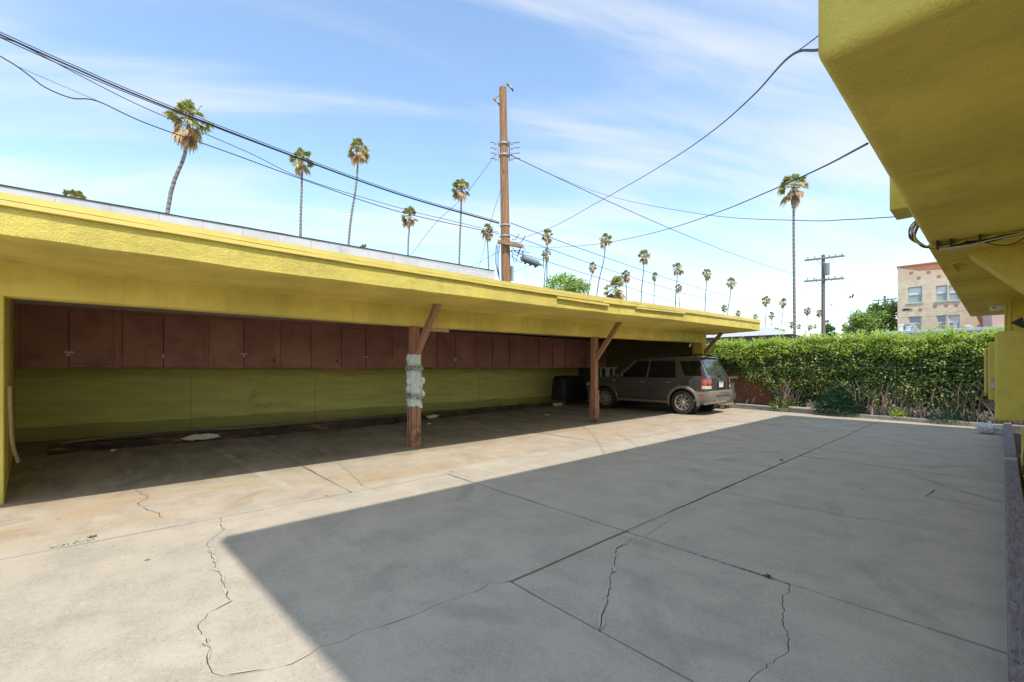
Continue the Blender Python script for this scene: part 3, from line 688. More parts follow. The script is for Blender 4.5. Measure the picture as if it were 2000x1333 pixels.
def m_tape():
    s = Nodes('black and white patterned tape'); v = s.obj()
    w = s.n('ShaderNodeTexVoronoi', feature='DISTANCE_TO_EDGE'); s.put(w.inputs['Vector'], s.scaled(v, (1, 1, 1.4), rot=(.5, .4, .3))); w.inputs['Scale'].default_value = 34
    return s.done(s.mix(s.ramp(w.outputs['Distance'], .06, .10), (.66, .67, .64), (.010, .010, .010)), .5)
M['tape'] = m_tape()
for z0, sl in ((.605, 0), (.115, -.35)):
    rows = []
    for q in (0, .085):
        row = []
        for i in range(24):
            a = 2 * math.pi * i / 24; c, s_ = math.cos(a), math.sin(a); k = .120 / max(abs(c), abs(s_)) ** .85
            row.append((c * k, s_ * k, z0 + q + sl * s_ * .08 + .006 * mnoise.noise((c * 4, s_ * 4, q))))
        rows.append(row + [row[0]])
    MB().grid(rows).build('tape_band', M['tape'], wrap)

# ------------------------------------------------------------------ stucco house on the right
house = empty('stucco_house', label='yellow stucco house with an overhanging upper storey on the right', cat='house')
HX, HY0, HY1, HZ0 = -.43, 1.78, 12.64, 2.40
def softbox(name, a, b, m, parent, bev=.035, sub=True):
    return MB().box(a, b).build(name, m, parent, 60, bevel=bev, seg=3)
softbox('upper_storey', (HX, HY0, HZ0), (8, HY1, 6.22), M['stucco_b'], house, .045)
MB().box((HX + .004, 5.13, HZ0 - .022), (8, 7.40, HZ0 - .001)).build('soffit_panel', M['stucco_b'], house, bevel=.006)
MB().box((HX + .004, 7.42, HZ0 - .030), (8, HY1 - .01, HZ0 - .001)).build('soffit_panel', M['stucco_b'], house, bevel=.006)
MB().prism([(-.5, -.90), (8.5, -.36), (8.5, 12.66), (-.5, 12.66)], 6.23, 6.42).build('roof', M['tar'], house)
MB().box((-.60, 4.57, 2.60), (HX - .001, 4.92, 3.5)).build('ledge_box', M['stucco_b'], house, bevel=.006)
MB().box((.45, 1.9, -.1), (8, 9.9, HZ0)).build('ground_floor_wall', M['stucco_b'], house)
MB().box((.028, 9.95, 1.25), (8, 10.3, HZ0)).build('pier', M['stucco_b'], house, bevel=.01)
mb = MB(); P = [(-.21, HZ0 - .02), (-.19, HZ0 - .07), (.45, 1.62), (.45, HZ0 - .02)]
mb.add([(x, 5.55, z) for x, z in P] + [(x, 5.86, z) for x, z in P], [(0,1,2,3), (7,6,5,4), (0,4,5,1), (1,5,6,2), (2,6,7,3), (3,7,4,0)]); mb.build('bracket', M['stucco_b'], house, bevel=.008)
o = empty('conduit', (-.33, 6.0, HZ0), label='thin painted conduit bent into a loop under the soffit of the house', cat='conduit')
MB().tube(smooth_path(local(o, [(.3, 5.92, 2.37), (-.2, 5.95, 2.37), (-.30, 5.98, 2.365), (-.33, 6.1, 2.36), (-.31, 6.55, 2.36)]), 5), .012, 6).build('pipe', M['stucco_b'], o, 60)
def housing(name, a, b, label, cat, bev):
    o = empty(name, ((a[0]+b[0])/2, a[1], a[2]), label=label, cat=cat); return o, MB().box(Vector(a) - o.location, Vector(b) - o.location).build('housing', M['stucco_b'], o, 60, bevel=bev, seg=3)
y7 = 6.6; p0 = at_y(1943, 822, y7); p1 = at_y(1946, 648, y7)
hb, _ = housing('stucco_enclosure', (p0.x, y7, p0.z), (.55, y7 + .5, p1.z), 'large stucco covered box standing out from the house wall, nearest at right', 'box', .03)
y8 = 8.6; p0 = at_y(1930, 782, y8); p1 = at_y(1930, 668, y8)
h2, _ = housing('meter_box', (p0.x, y8, p0.z), (.5, y8 + .35, p1.z), 'tall yellow meter box with a padlock, beyond the large stucco box', 'box', .02)
mb = MB().box((-.0, -.03, -.04), (.045, -.005, .03)).tube([(.008, -.015, .03), (.008, -.015, .08), (.036, -.015, .08), (.036, -.015, .03)], .006, 5)
pl = mb.build('padlock', M['steel'], h2); pl.location = at_y(1938, 752, y8) - h2.location - Vector((.02, 0, 0))
y9 = 9.3; p0 = at_y(1922, 768, y9); p1 = at_y(1922, 680, y9)
h3, _ = housing('electric_panel', (p0.x, y9, p0.z), (.4, y9 + .25, p1.z), 'flat yellow electric panel farthest along the house wall', 'box', .008)
MB().box((at_y(1927, 700, y9).x - h3.location.x - .006, -.012, .02), (at_y(1927, 700, y9).x - h3.location.x + .004, -.001, p1.z - p0.z - .02)).build('rusty_hinge', M['raw'], h3)
fl = empty('flood_light', at_y(1963, 600, 9.9), label='white oval flood light on the side of the house pier', cat='light fitting')
mb = MB(); Mx = Matrix.Translation((-.08, 0, 0)) @ Matrix.Rotation(math.pi/2, 4, 'Z')
mb.lathe([(.0, -.085), (.03, -.075), (.046, -.03), (.048, .03), (.044, .08), (0, .08)], 16, Mx); mb.build('lamp_body', M['white'], fl, 50)
MB().lathe([(0, -.012), (.02, -.012), (.022, 0)], 12, Matrix.Translation((-.11, -.045, 0))).build('lens', M['steel'], fl, 50)
cbd = empty('cable_bundle', (-.43, 5.15, 2.37), label='bundle of black and grey cables clipped under the house overhang', cat='cables')
rc = random.Random(31)
for k in range(8):
    j = lambda s_: Vector((rc.uniform(-s_, s_), rc.uniform(-s_, s_), rc.uniform(-s_, s_)))
    pts = [(-.40, 4.9, 2.62), (-.47 - .02 * (k % 3), 4.97, 2.54), (-.49 - .015 * (k % 3), 5.03, 2.45), (-.43, 5.07, 2.375), (-.33, 5.09, 2.355), (-.2, 5.09, 2.36), (-.08, 5.09, 2.365 - .012 * (k % 2)), (.06, 5.09, 2.37), (.3, 5.09, 2.37)]
    MB().tube(smooth_path([p + j(.012) for p in local(cbd, pts)], 5), .0055 if k % 3 else .008, 6).build('cable', M['greycable'] if k in (1, 4) else (M['stucco_b'] if k in (2, 6) else M['cable']), cbd, 60)
MB().tube(smooth_path(local(cbd, [(-.12, 5.08, 2.355), (-.03, 5.06, 2.30), (.05, 5.06, 2.29), (.14, 5.07, 2.35)]), 6), .004, 5).build('hanging_cable', M['darksteel'], cbd, 60)
MB().tube(smooth_path(local(cbd, [(-.35, 5.06, 2.33), (-.2, 5.05, 2.325), (-.05, 5.05, 2.345), (.2, 5.05, 2.37)]), 6), .0065, 6).build('white_cable', M['greycable'], cbd, 60)
for xx in (-.36, -.28, -.12):
    MB().box((xx - .006 + .43, -.12, -.03), (xx + .006 + .43, -.02, .03)).build('clip', M['cable'], cbd)
o = empty('downpipe', (.075, 9.6, 0), label='two thin painted pipes running down the house wall near the pier', cat='pipe')
MB().tube([(0, 0, 1.5), (0, 0, 2.36)], .018, 8).build('pipe', M['stucco_b'], o, 60); MB().tube(smooth_path([(-.045, 0, 1.5), (-.045, 0, 2.1), (-.03, 0, 2.25), (.04, 0, 2.37)], 4), .012, 8).build('pipe', M['stucco_b'], o, 60)
cm = empty('security_camera', at_y(1988, 630, 6.7), label='small dark wedge shaped fitting above the large stucco box', cat='fitting')
MB().add([(-.05, 0, .0), (.03, -.02, .05), (.03, .05, .05), (.03, .0, -.06), (.05, .06, -.05)], [(0,1,2), (0,3,1), (1,3,4,2), (0,2,4,3)]).build('hood', M['cable'], cm)

# timber edging below the wall
t1 = empty('edging_timber', (.015, 2.68, .02), label='long weathered purple grey timber edging the lot below the house', cat='timber')
MB().box((0, 0, .055), (.115, 11.8, .135)).build('beam', M['weathered'], t1, bevel=.008)
MB().box((.002, 6.0, .136), (.113, 6.12, .139)).build('metal_strap', M['steel'], t1)
t2 = empty('edging_timber', (.022, -2, -.02), label='red brown lower timber at the bottom right corner with a splintered end', cat='timber')
MB().box((0, 0, 0), (.12, 16.4, .094)).build('beam', M['redbrown'], t2, bevel=.006)
for k in range(4): MB().box((.004 + .018 * k, 4.60 - .03 * k, .095), (.016 + .018 * k, 4.69, .112 + .006 * (k % 2))).build('splinter', M['raw'], t2)
o = MB().box((.15, -8, -.1), (.44, 14.4, -.04)).build('wall_foot_bed', M['soil']); tag(o, kind='structure')
rp = random.Random(5)
for k, (yy, zz) in enumerate(((4.5, .35), (5.4, .42), (6.6, .5), (8.4, .6))):
    o = empty('gas_pipe', (.19, yy, -.05), label=['short yellow capped pipe nearest in the strip behind the edging timber', 'second yellow pipe stub behind the edging timber', 'third yellow pipe stub behind the edging timber', 'farthest yellow pipe stub behind the edging timber'][k], cat='pipe', group='yellow pipes behind the edging timber')
    MB().tube([(0,0,0), (0,0,zz)], .035, 10).build('riser', M['stucco_b'], o, 60); MB().tube([(0,0,zz - .03), (0,0,zz + .03)], .045, 8).build('cap', M['stucco_b'], o, 60)
o = empty('loose_wires', (.16, 5, .0), label='tangle of thin pale wires hanging behind the edging timber', cat='wires')
for k in range(6):
    y0 = 4.5 + k * .8; MB().tube(smooth_path([(.0 + rp.uniform(-.01, .04), y0 - 5, .55), (.0, y0 - 4.8, .25 + rp.uniform(-.1, .1)), (.03, y0 - 4.5, .08), (.0, y0 - 4.2, .2 + rp.uniform(-.1, .1))], 5), .004, 5).build('wire', M['greycable'] if k % 2 else M['cable'], o, 60)
bag = crumple('plastic_bag', at_z(1934, 850, 0) + Vector((-.04, .15, 0)), .20, .24, M['plastic'], 3, 'crumpled clear white plastic bag at the foot of the edging timber', 'bag', 1.0, 4)

# ------------------------------------------------------------------ parked car (local: x forward, y left, z up, rear axle at the origin)
def m_paint():
    s = Nodes('dark grey car paint'); fl = s.noise(900, 1, vec=s.obj())
    z = s.xyz(s.obj())[2]
    col = s.mix(s.ramp(fl, .4, .7), (.078, .074, .080), (.12, .114, .121))
    col = s.mix(s.math('MULTIPLY', s.ramp(s.noise(3, 5, .7, vec=s.obj()), .35, .75), s.ramp(z, .3, .9, .35, .0)), col, (.15, .14, .13))   # road dust
    return s.done(col, .26, metal=.3, **{'Coat Weight': 1.0, 'Coat Roughness': .04})
M['paint'] = m_paint()
M['clad'] = plain('taupe car cladding', (.26, .235, .20), .45, metal=.3, var=.12, local_space=True)
M['tint'] = plain('tinted car glass', (.006, .0065, .008), .05, var=.1, spec=.35, local_space=True)
M['rear_glass'] = plain('rear car glass', (.05, .055, .06), .03, var=.1, spec=1.0, local_space=True)
M['tyre'] = plain('tyre rubber', (.035, .032, .030), .85, var=.3, scale=9, local_space=True)
M['rim'] = plain('silver alloy', (.62, .60, .56), .32, metal=.75, var=.06, local_space=True)
M['blacktrim'] = plain('black plastic trim', (.018, .018, .02), .5, local_space=True)
M['redlens'] = plain('red lamp lens', (.55, .03, .02), .15, var=.1, local_space=True)
M['amberlens'] = plain('orange lamp lens', (.75, .18, .03), .2, local_space=True)
M['clearlens'] = plain('clear lamp lens', (.62, .60, .52), .15, local_space=True)
M['chrome'] = plain('chrome', (.75, .75, .74), .12, metal=1.0, var=.03, local_space=True)
ZTOP = [(-.735,.97),(-.72,1.03),(-.69,1.08),(-.46,1.575),(-.42,1.625),(-.36,1.655),(-.2,1.675),(.5,1.70),(1.1,1.69),(1.42,1.655),(1.55,1.61),(2.28,1.115),(2.36,1.08),(2.5,1.065),(3.0,1.01),(3.3,.95),(3.45,.87),(3.54,.74),(3.57,.66)]
def ztop(x): return lerp_table(ZTOP, x)
PLAN = [(-.735,.93),(-.70,.965),(-.62,.985),(-.45,1),(2.7,1),(3.1,.965),(3.35,.90),(3.5,.80),(3.57,.70)]
WZ = [(.25,.80),(.34,.855),(.5,.882),(.72,.888),(.9,.878),(1.02,.866),(1.06,.858),(1.6,.690),(1.7,.655)]
def half(x, z): return lerp_table(PLAN, x) * lerp_table(WZ, z)
suv = empty('parked_car', (-6.25, 13.08, 0), math.pi + .05, label='dark grey four door sport utility car parked nose in at the far stall', cat='car')
XS = [-.735,-.72,-.70,-.66,-.6,-.53,-.46,-.42,-.36,-.28,-.15,0,.2,.4,.6,.8,1.0,1.2,1.35,1.45,1.55,1.7,1.85,2.0,2.15,2.28,2.36,2.5,2.7,2.9,3.1,3.3,3.4,3.47,3.54,3.57]
ZL = [.30,.36,.45,.56,.72,.86,.98,1.03,1.06,1.14,1.25,1.37,1.49,1.57]
rows = []
for x in XS:
    zt_ = ztop(x); r = .075 if zt_ > 1.2 else .03; zbm = .30 + (.10 if x < -.6 else 0) + (.06 if x > 3.2 else 0)
    right = [(x, 0, zbm), (x, half(x, zbm) - .06, zbm)]
    for z in ZL:
        zz = min(max(z, zbm + .01 * (ZL.index(z) + 1)), zt_ - r); right.append((x, half(x, zz), zz))
    w = half(x, zt_ - r); right += [(x, w - r * .25, zt_ - r * .42), (x, w - r * .8, zt_ - r * .08), (x, w * .6, zt_ + .018), (x, 0, zt_ + .026)]
    rows.append(right + [(p[0], -p[1], p[2]) for p in right[-2:0:-1]] + [right[0]])
mb = MB().grid(rows); n = len(rows[0]) - 1
mb.f += [tuple(range(n)), tuple(len(mb.v) - 1 - n + k for k in range(n - 1, -1, -1))]
body = mb.build('body', M['paint'], suv, 38, fix=True)
cut = MB()
for xa in (0, 2.62):
    for sg in (-1, 1):
        cut.lathe([(0, sg * .5), (.405, sg * .5), (.405, sg * 1.2), (0, sg * 1.2)], 40, Matrix.Translation((xa, 0, .36)))
cm_ = cut.mesh('wheel_cut', fix=True); co = bpy.data.objects.new('wheel_cut', cm_); C.objects.link(co)
co.parent = suv
bpy.context.view_layer.update()
bo = body.modifiers.new('cut', 'BOOLEAN'); bo.operation = 'DIFFERENCE'; bo.object = co; bo.solver = 'EXACT'
dg = bpy.context.evaluated_depsgraph_get(); ev = body.evaluated_get(dg)
new = bpy.data.meshes.new_from_object(ev); body.modifiers.clear(); body.data = new
bpy.data.objects.remove(co)
for xa in (0, 2.62):
    for sg in (-1, 1):
        mb = MB().lathe([(.02, sg * .52), (.40, sg * .52), (.40, sg * .845)], 32, Matrix.Translation((xa, 0, .36))); mb.build('wheel_well', M['blacktrim'], suv, 40)
        # flared arch trim following the body side
        rows = []
        for k in range(27):
            a = math.radians(-14 + 208 * k / 26); cx_, sz_ = math.cos(a), math.sin(a); row = []
            for rr_, off in ((.400, -.02), (.400, .016), (.425, .022), (.468, .018), (.485, .0)):
                x, z = xa + rr_ * cx_, .36 + rr_ * sz_; row.append((x, sg * (half(x, max(.3, z)) + off), max(z, .26)))
            rows.append(row)
        MB().grid(rows).build('wheel_arch', M['clad'] if xa == 0 else M['paint'], suv, 50)
def patch(name, c, m, off=.005, nx=10, nz=8, sides=(1, -1), parent=None, th=.0):
    out = []
    for sg in sides:                                 # c: four (x, z) corners; laid on the side of the car
        rows = []
        for j in range(nz + 1):
            g_ = j / nz; row = []
            for i in range(nx + 1):
                f = i / nx
                x = (c[0][0]*(1-f) + c[1][0]*f)*(1-g_) + (c[3][0]*(1-f) + c[2][0]*f)*g_
                z = (c[0][1]*(1-f) + c[1][1]*f)*(1-g_) + (c[3][1]*(1-f) + c[2][1]*f)*g_
                e = 1.0 if not th else (0 if i in (0, nx) or j in (0, nz) else 1)
                row.append((x, sg * (half(x, z) + off - (1 - e) * th), z))
            rows.append(row)
        out.append(MB().grid(rows).build(name, m, parent or suv, 40))
    return out
# doors: a dark shut line with a slightly proud skin inside it
for nm, c in (('front', [(1.98,.42),(1.115,.42),(1.115,1.045),(2.16,1.045)]), ('rear', [(1.10,.42),(.38,.42),(.30,1.045),(1.10,1.045)])):
    if nm == 'rear': c = [(1.10,.42),(.52,.42),(.17,1.045),(1.10,1.045)]
    cx0 = sum(p[0] for p in c) / 4; cz0 = sum(p[1] for p in c) / 4
    big = [(p[0] + .010 * (1 if p[0] > cx0 else -1), p[1] + .010 * (1 if p[1] > cz0 else -1)) for p in c]
    patch('door_gap', big, M['blacktrim'], .002, 12, 10)
    ds = patch('door', c, M['paint'], .012, 14, 12, th=.008)
    for d, sg in zip(ds, (1, -1)):
        xh = 1.25 if nm == 'front' else .42
        y = half(xh, .93) + .012
        MB().box((xh - .075, sg * y - .03, .915), (xh + .085, sg * y + .03, .945)).build('handle', M['clad'], d, 50, bevel=.012)
        zz = .70; patch('side_moulding', [(c[0][0] - .02, .655), (c[1][0] - (-.06), .655), (c[1][0] - (-.02), .735), (c[0][0] - .0, .735)], M['paint'], .026, 8, 3, sides=(sg,), parent=d, th=.012)
patch('sill', [(2.15,.30),(.42,.30),(.42,.37),(2.15,.37)], M['clad'], .02, 10, 3, th=.015)
patch('fuel_door', [(-.10,.93),(-.24,.93),(-.24,1.05),(-.10,1.05)], M['paint'], .010, 4, 4, sides=(1,), th=.010)
W = {'front_window': [(2.02,1.075),(1.16,1.075),(1.12,1.56),(1.50,1.56)], 'rear_door_window': [(1.05,1.075),(.22,1.075),(.30,1.555),(1.05,1.56)], 'quarter_window': [(-.06,1.13),(-.54,1.13),(-.43,1.535),(.14,1.545)]}
for nm, c in W.items():
    cx0 = sum(p[0] for p in c) / 4; cz0 = sum(p[1] for p in c) / 4
    patch('window_trim', [(cx0 + (p[0]-cx0)*1.06, cz0 + (p[1]-cz0)*1.075) for p in c], M['blacktrim'], .005, 10, 8)
    patch('window', c, M['tint'], .010, 10, 8)
patch('bright_strip', [(1.13,1.07),(1.115,1.07),(1.075,1.58),(1.09,1.58)], M['chrome'], .014, 2, 8)
patch('bright_strip', [(2.20,1.06),(2.165,1.06),(1.56,1.585),(1.585,1.595)], M['chrome'], .010, 2, 10)
def on_top(x, y, off): return (x - off * .9, y, ztop(x) + .024 * (1 - abs(y) / .75) + off)
rows = []
for j in range(9):
    f = j / 8; x = -.665 + (.195) * f; w = .66 - .07 * f; rows.append([(lambda p: p)(on_top(x, w * (i / 8 - .5) * 2, .008)) for i in range(9)])
MB().grid(rows).build('rear_window', M['rear_glass'], suv, 60)
rows = []
for j in range(7):
    f = j / 6; x = 2.25 - .66 * f; w = .72 - .09 * f; rows.append([(x + .01, w * (i / 8 - .5) * 2, ztop(x) + .024 * (1 - abs(i/4 - 1)) + .008) for i in range(9)])
MB().grid(rows).build('windscreen', M['tint'], suv, 60)
# rear end
rows = []
for i in range(29):                                   # bumper wrapping round the back
    f = i / 28 * 2 - 1; a = abs(f)
    if a > .55: x = -.80 + .42 * ((a - .55) / .45) ** 1.5; y = .84 + .062 * ((a - .55) / .45)
    else: x = -.84 + .04 * (a / .55) ** 2; y = .84 * a / .55
    if .45 < a <= .62: x = -.835 + (a - .45) * .35
    y = min(y, .905) * (1 if f > 0 else -1)
    rows.append([(x + .10, y * .93, .70), (x + .02, y * .985, .695), (x, y, .66), (x, y, .55), (x + .02, y * .99, .45), (x + .06, y * .97, .39), (x + .16, y * .9, .385)])
MB().grid(rows).build('rear_bumper', M['clad'], suv, 45)
sp = MB().box((-.87, -.52, .575), (-.80, .52, .625)); sp.build('bumper_step', M['clad'], suv, bevel=.015)
for k in range(8): MB().box((-.876, -.40 + .1 * k, .627), (-.84, -.34 + .1 * k, .632)).build('step_rib', M['blacktrim'], suv)
MB().box((-.815, -.55, .40), (-.79, .55, .47)).build('lower_valance', M['clad'], suv, bevel=.01)
MB().tube([(-.86, -.35, .43), (-.60, -.35, .42)], .035, 10).build('tailpipe', M['steel'], suv, 60)
fr = MB().box((-.765, -.36, .76), (-.733, .36, .985)).build('plate_recess', M['paint'], suv, bevel=.02)
MB().box((-.7675, -.30, .785), (-.764, .30, .945)).build('recess_panel', M['blacktrim'], suv)
pl = MB().box((-.774, -.155, .79), (-.768, .155, .945)).build('licence_plate', M['white'], suv)
for z in (.85, .885): MB().box((-.7752, -.09, z), (-.7741, .09, z + .014)).build('plate_print', M['bluegrey'], pl)
MB().box((-.80, -.10, .95), (-.755, .10, .975)).build('tailgate_handle', M['clad'], suv, bevel=.008)
MB().box((-.741, -.02, 1.0), (-.733, .03, 1.045), Matrix.Rotation(.0, 4, 'X')).build('badge', M['chrome'], suv)
for y0, y1 in ((.44, .60), (-.60, -.44)): MB().box((-.742, y0, 1.005), (-.734, y1, 1.022)).build('lettering_strip', M['chrome'], suv)
for sg in (-1, 1):
    rows = []
    for j in range(8):
        z = .76 + .285 * j / 7; row = []
        for (x, yk_) in ((-.56, 0), (-.62, 0), (-.68, 0), (-.715, -.012), (-.745, -.05), (-.752, -.10), (-.75, -.15)):
            row.append((x - (.0 if x > -.7 else .004), sg * (half(max(x, -.735), z) + .008 + yk_), z))
        rows.append(row)
    tl = MB().grid(rows).build('tail_light', M['redlens'], suv, 45)
    rows2 = [[(p[0] - .004, p[1] + sg * .004, p[2]) for p in r] for r in rows[:3]]
    MB().grid([[(p[0], p[1], p[2] * 1.0) for p in r] for r in rows2]).build('reversing_lens', M['clearlens'], tl, 45)
    for j in (4, 5, 6): MB().grid([[(p[0] - .005, p[1] + sg * .005, p[2] + dz) for p in rows[j]] for dz in (0, .008)]).build('lens_rib', M['clearlens'], tl)
    patch('side_marker', [(-.50,.56),(-.66,.56),(-.66,.59),(-.50,.59)], M['redlens'], .058, 3, 1, sides=(sg,))
    patch('front_marker', [(3.42,.62),(3.28,.62),(3.28,.66),(3.42,.66)], M['amberlens'], .02, 3, 1, sides=(sg,))
    patch('headlight', [(3.50,.74),(3.30,.74),(3.24,.88),(3.44,.86)], M['clearlens'], .012, 4, 4, sides=(sg,))
    patch('indicator', [(2.30,.93),(2.24,.93),(2.24,.955),(2.30,.955)], M['clearlens'], .012, 3, 2, sides=(sg,))
    mr = MB(); mr.box((1.90, sg * .90 - .09 * (1 if sg < 0 else 0), 1.06), (2.04, sg * .90 + .09 * (1 if sg > 0 else 0) + (0), 1.20)); mr.build('mirror', M['paint'], suv, 50, bevel=.03, seg=3)
    mb = MB().tube(smooth_path([(1.35, sg * .60, 1.70), (1.2, sg * .60, 1.755), (.5, sg * .60, 1.775), (-.1, sg * .60, 1.755), (-.3, sg * .60, 1.69)], 5), .020, 8); mb.build('roof_rail', M['blacktrim'], suv, 60)
for xc in (.15, .95): MB().box((xc - .03, -.6, 1.755), (xc + .03, .6, 1.775)).build('roof_crossbar', M['blacktrim'], suv, bevel=.006)
MB().tube(smooth_path([(-.70, .05, 1.12), (-.715, -.08, 1.14), (-.70, -.28, 1.16)], 4), .010, 6).build('rear_wiper', M['blacktrim'], suv)
MB().box((-.74, -.11, 1.095), (-.69, .02, 1.13)).build('wiper_arm', M['blacktrim'], suv, bevel=.008)
MB().box((-.47, -.16, 1.61), (-.455, .16, 1.63)).build('brake_lamp', M['redlens'], suv)
rows = [[(-.60 + dx, .62 * s_ * (1 - .05 * abs(s_)), 1.655 + dz - .02 * s_ * s_) for s_ in (-1, -.5, 0, .5, 1)] for dx, dz in ((.22, .02), (.14, .022), (.12, .0), (.2, -.02))]
MB().grid(rows).build('rear_spoiler', M['paint'], suv, 40)
MB().lathe([(.14, -.008), (.155, 0), (.14, .008)], 20, Matrix.Translation((1.75, .38, 1.12)) @ Matrix.Rotation(1.2, 4, 'Z')).build('steering_wheel', M['blacktrim'], suv, 60)
# wheels
tyre = MB().lathe([(.235,-.10),(.30,-.108),(.335,-.098),(.349,-.07),(.352,0),(.349,.07),(.335,.098),(.30,.108),(.235,.10),(.225,.0)], 48, closed=True).mesh('tyre')
def rim_mesh(front):
    mb = MB().lathe([(.236,-.085),(.240,.07),(.228,.092),(.212,.088),(.205,.060),(.205,-.085)], 40, closed=True)
    for k in range(9):
        for dlt in (-.11, .11):
            a = 2 * math.pi * k / 9 + dlt; R_ = Matrix.Rotation(a, 4, 'Y')
            mb.box((.045, .045, -.013), (.214, .070, .013), R_)
    mb.lathe([(0, .082), (.035, .082), (.055, .072), (.06, .04), (.0, .04)], 20)
    return mb
rim = rim_mesh(0).mesh('rim', fix=True); drum = MB().lathe([(0, .012), (.205, .012)], 24).mesh('brake_disc')
for xa in (0, 2.62):
    for sg in (1, -1):
        wh = link('wheel', tyre, M['tyre'], suv, 40); wh.location = (xa, sg * .775, .352); wh.rotation_euler = (0, .3 * xa, 0 if sg > 0 else math.pi)
        rm = link('rim', rim, M['rim'], wh, 35); dd = link('brake_disc', drum, M['blacktrim'], wh)
        for k in range(5):
            a = 2 * math.pi * k / 5; MB().box((-.008, .07, -.008), (.008, .078, .008), Matrix.Translation((.04 * math.cos(a), 0, .04 * math.sin(a)))).build('lug_nut', M['darksteel'], wh)

# ------------------------------------------------------------------ wheeled bin, covered grill, rack
bx0, bx1, by0, by1 = -7.4, -6.0, 14.80, 15.44
bn = empty('wheeled_dumpster', (-6.8, 15.1, 0), label='dented grey metal bin on small casters beside the rear of the car', cat='dumpster')
mb = MB(); mb.add([Vector(p) - bn.location for p in ((bx0,by0,.17),(bx1-.05,by0,.17),(bx1-.05,by1,.17),(bx0,by1,.17),(bx0,by0-.02,1.10),(bx1,by0-.02,1.02),(bx1,by1+.02,1.02),(bx0,by1+.02,1.10))], [(0,3,2,1),(4,5,6,7),(0,1,5,4),(1,2,6,5),(2,3,7,6),(3,0,4,7)])
M['binsteel'] = plain('scuffed grey steel', (.16, .165, .17), .5, metal=.3, var=.35, scale=7)
mb.build('bin_body', M['binsteel'], bn, bevel=.012)
MB().box(Vector((bx0-.03,by0-.05,1.102)) - bn.location, Vector((bx1-.5,by1+.05,1.16)) - bn.location).build('lid', M['binsteel'], bn, bevel=.015)
MB().box(Vector((bx1-.02,by0-.05,.99)) - bn.location, Vector((bx1+.08,by1+.05,1.06)) - bn.location).build('rim_rail', M['binsteel'], bn, bevel=.015)
MB().box(Vector((bx0,by0-.01,.14)) - bn.location, Vector((bx1-.04,by1+.01,.175)) - bn.location).build('base_frame', M['raw'], bn)
for x in (bx0 + .15, bx1 - .18):
    for y in (by0 + .08, by1 - .08):
        c_ = Vector((x, y, .07)) - bn.location
        cs = MB().lathe([(.02,-.022),(.06,-.022),(.066,0),(.06,.022),(.02,.022)], 18, Matrix.Translation(c_) @ Matrix.Rotation(.5, 4, 'Z'), closed=True).build('caster', M['greyroof'], bn, 40)
        MB().box(c_ + Vector((-.03,-.03,.03)), c_ + Vector((.03,.03,.08))).build('fork', M['steel'], cs)
gr = empty('covered_grill', (-10.85, 12.55, 0), label='bulky grill under a black cover beside the front of the car', cat='grill')
rows = []
for j in range(13):
    f = j / 12; z = .16 + .90 * f; row = []; sx, sy = (.36 - .05 * f ** 3, .62 - .06 * f ** 4)
    if j == 12: sx, sy = .26, .5
    for i in range(33):
        a = 2 * math.pi * i / 32; c, s_ = math.cos(a), math.sin(a); q = 4.5
        k = (abs(c) ** q + abs(s_) ** q) ** (-1 / q); w = 1 + (.05 * math.sin(a * 9 + 2) + .04 * mnoise.noise((c * 3, s_ * 3, z * 2))) * (1 - f)
        row.append((c * k * sx * w, s_ * k * sy * w, z + .02 * mnoise.noise((c * 2, s_ * 2, 4))))
    rows.append(row)
mb = MB().grid(rows); mb.f += [tuple(len(mb.v) - 33 + i for i in range(32))]
M['cover'] = plain('black vinyl cover', (.016, .016, .02), .55, var=.3, scale=5)
mb.build('cover', M['cover'], gr, 50)
for y in (-.5, .45): MB().tube([(.28, y, 0), (.28, y, .2)], .02, 8).build('leg', M['chrome'], gr, 60)
MB().tube([(.40, -.60, .10), (.36, -.66, .42)], .012, 6).build('handle_bar', M['chrome'], gr, 60)
rk = empty('white_rack', (-10.35, 13.9, 0), label='white metal rack standing behind the bonnet of the car', cat='rack')
for (x, y) in ((0, 0), (.35, 0), (0, .35), (.35, .35)): MB().box((x - .03, y - .03, 0), (x + .03, y + .03, 1.33)).build('leg', M['offwhite'], rk)
MB().box((-.05, -.06, 1.33), (.75, .02, 1.37)).build('top_bar', M['offwhite'], rk); MB().box((-.03, -.02, .95), (.38, .38, .98)).build('shelf', M['offwhite'], rk)
br = empty('broom', (-10.95, 12.0, 0), label='brown broom handle with a white tip leaning near the black cover', cat='broom')
br.location = at_x(1150, 719, -11.2); br.location.z = 0
MB().tube([(.15, 0, .06), (0, 0, 1.40)], .022, 8).build('stick', plain('red brown stick', (.16, .05, .03), .6), br, 60); MB().tube([(0, 0, 1.40), (-.005, 0, 1.46)], .024, 8).build('tip', M['white'], br, 60); MB().box((-.0, -.12, 0), (.3, .12, .08)).build('brush', M['raw'], br)

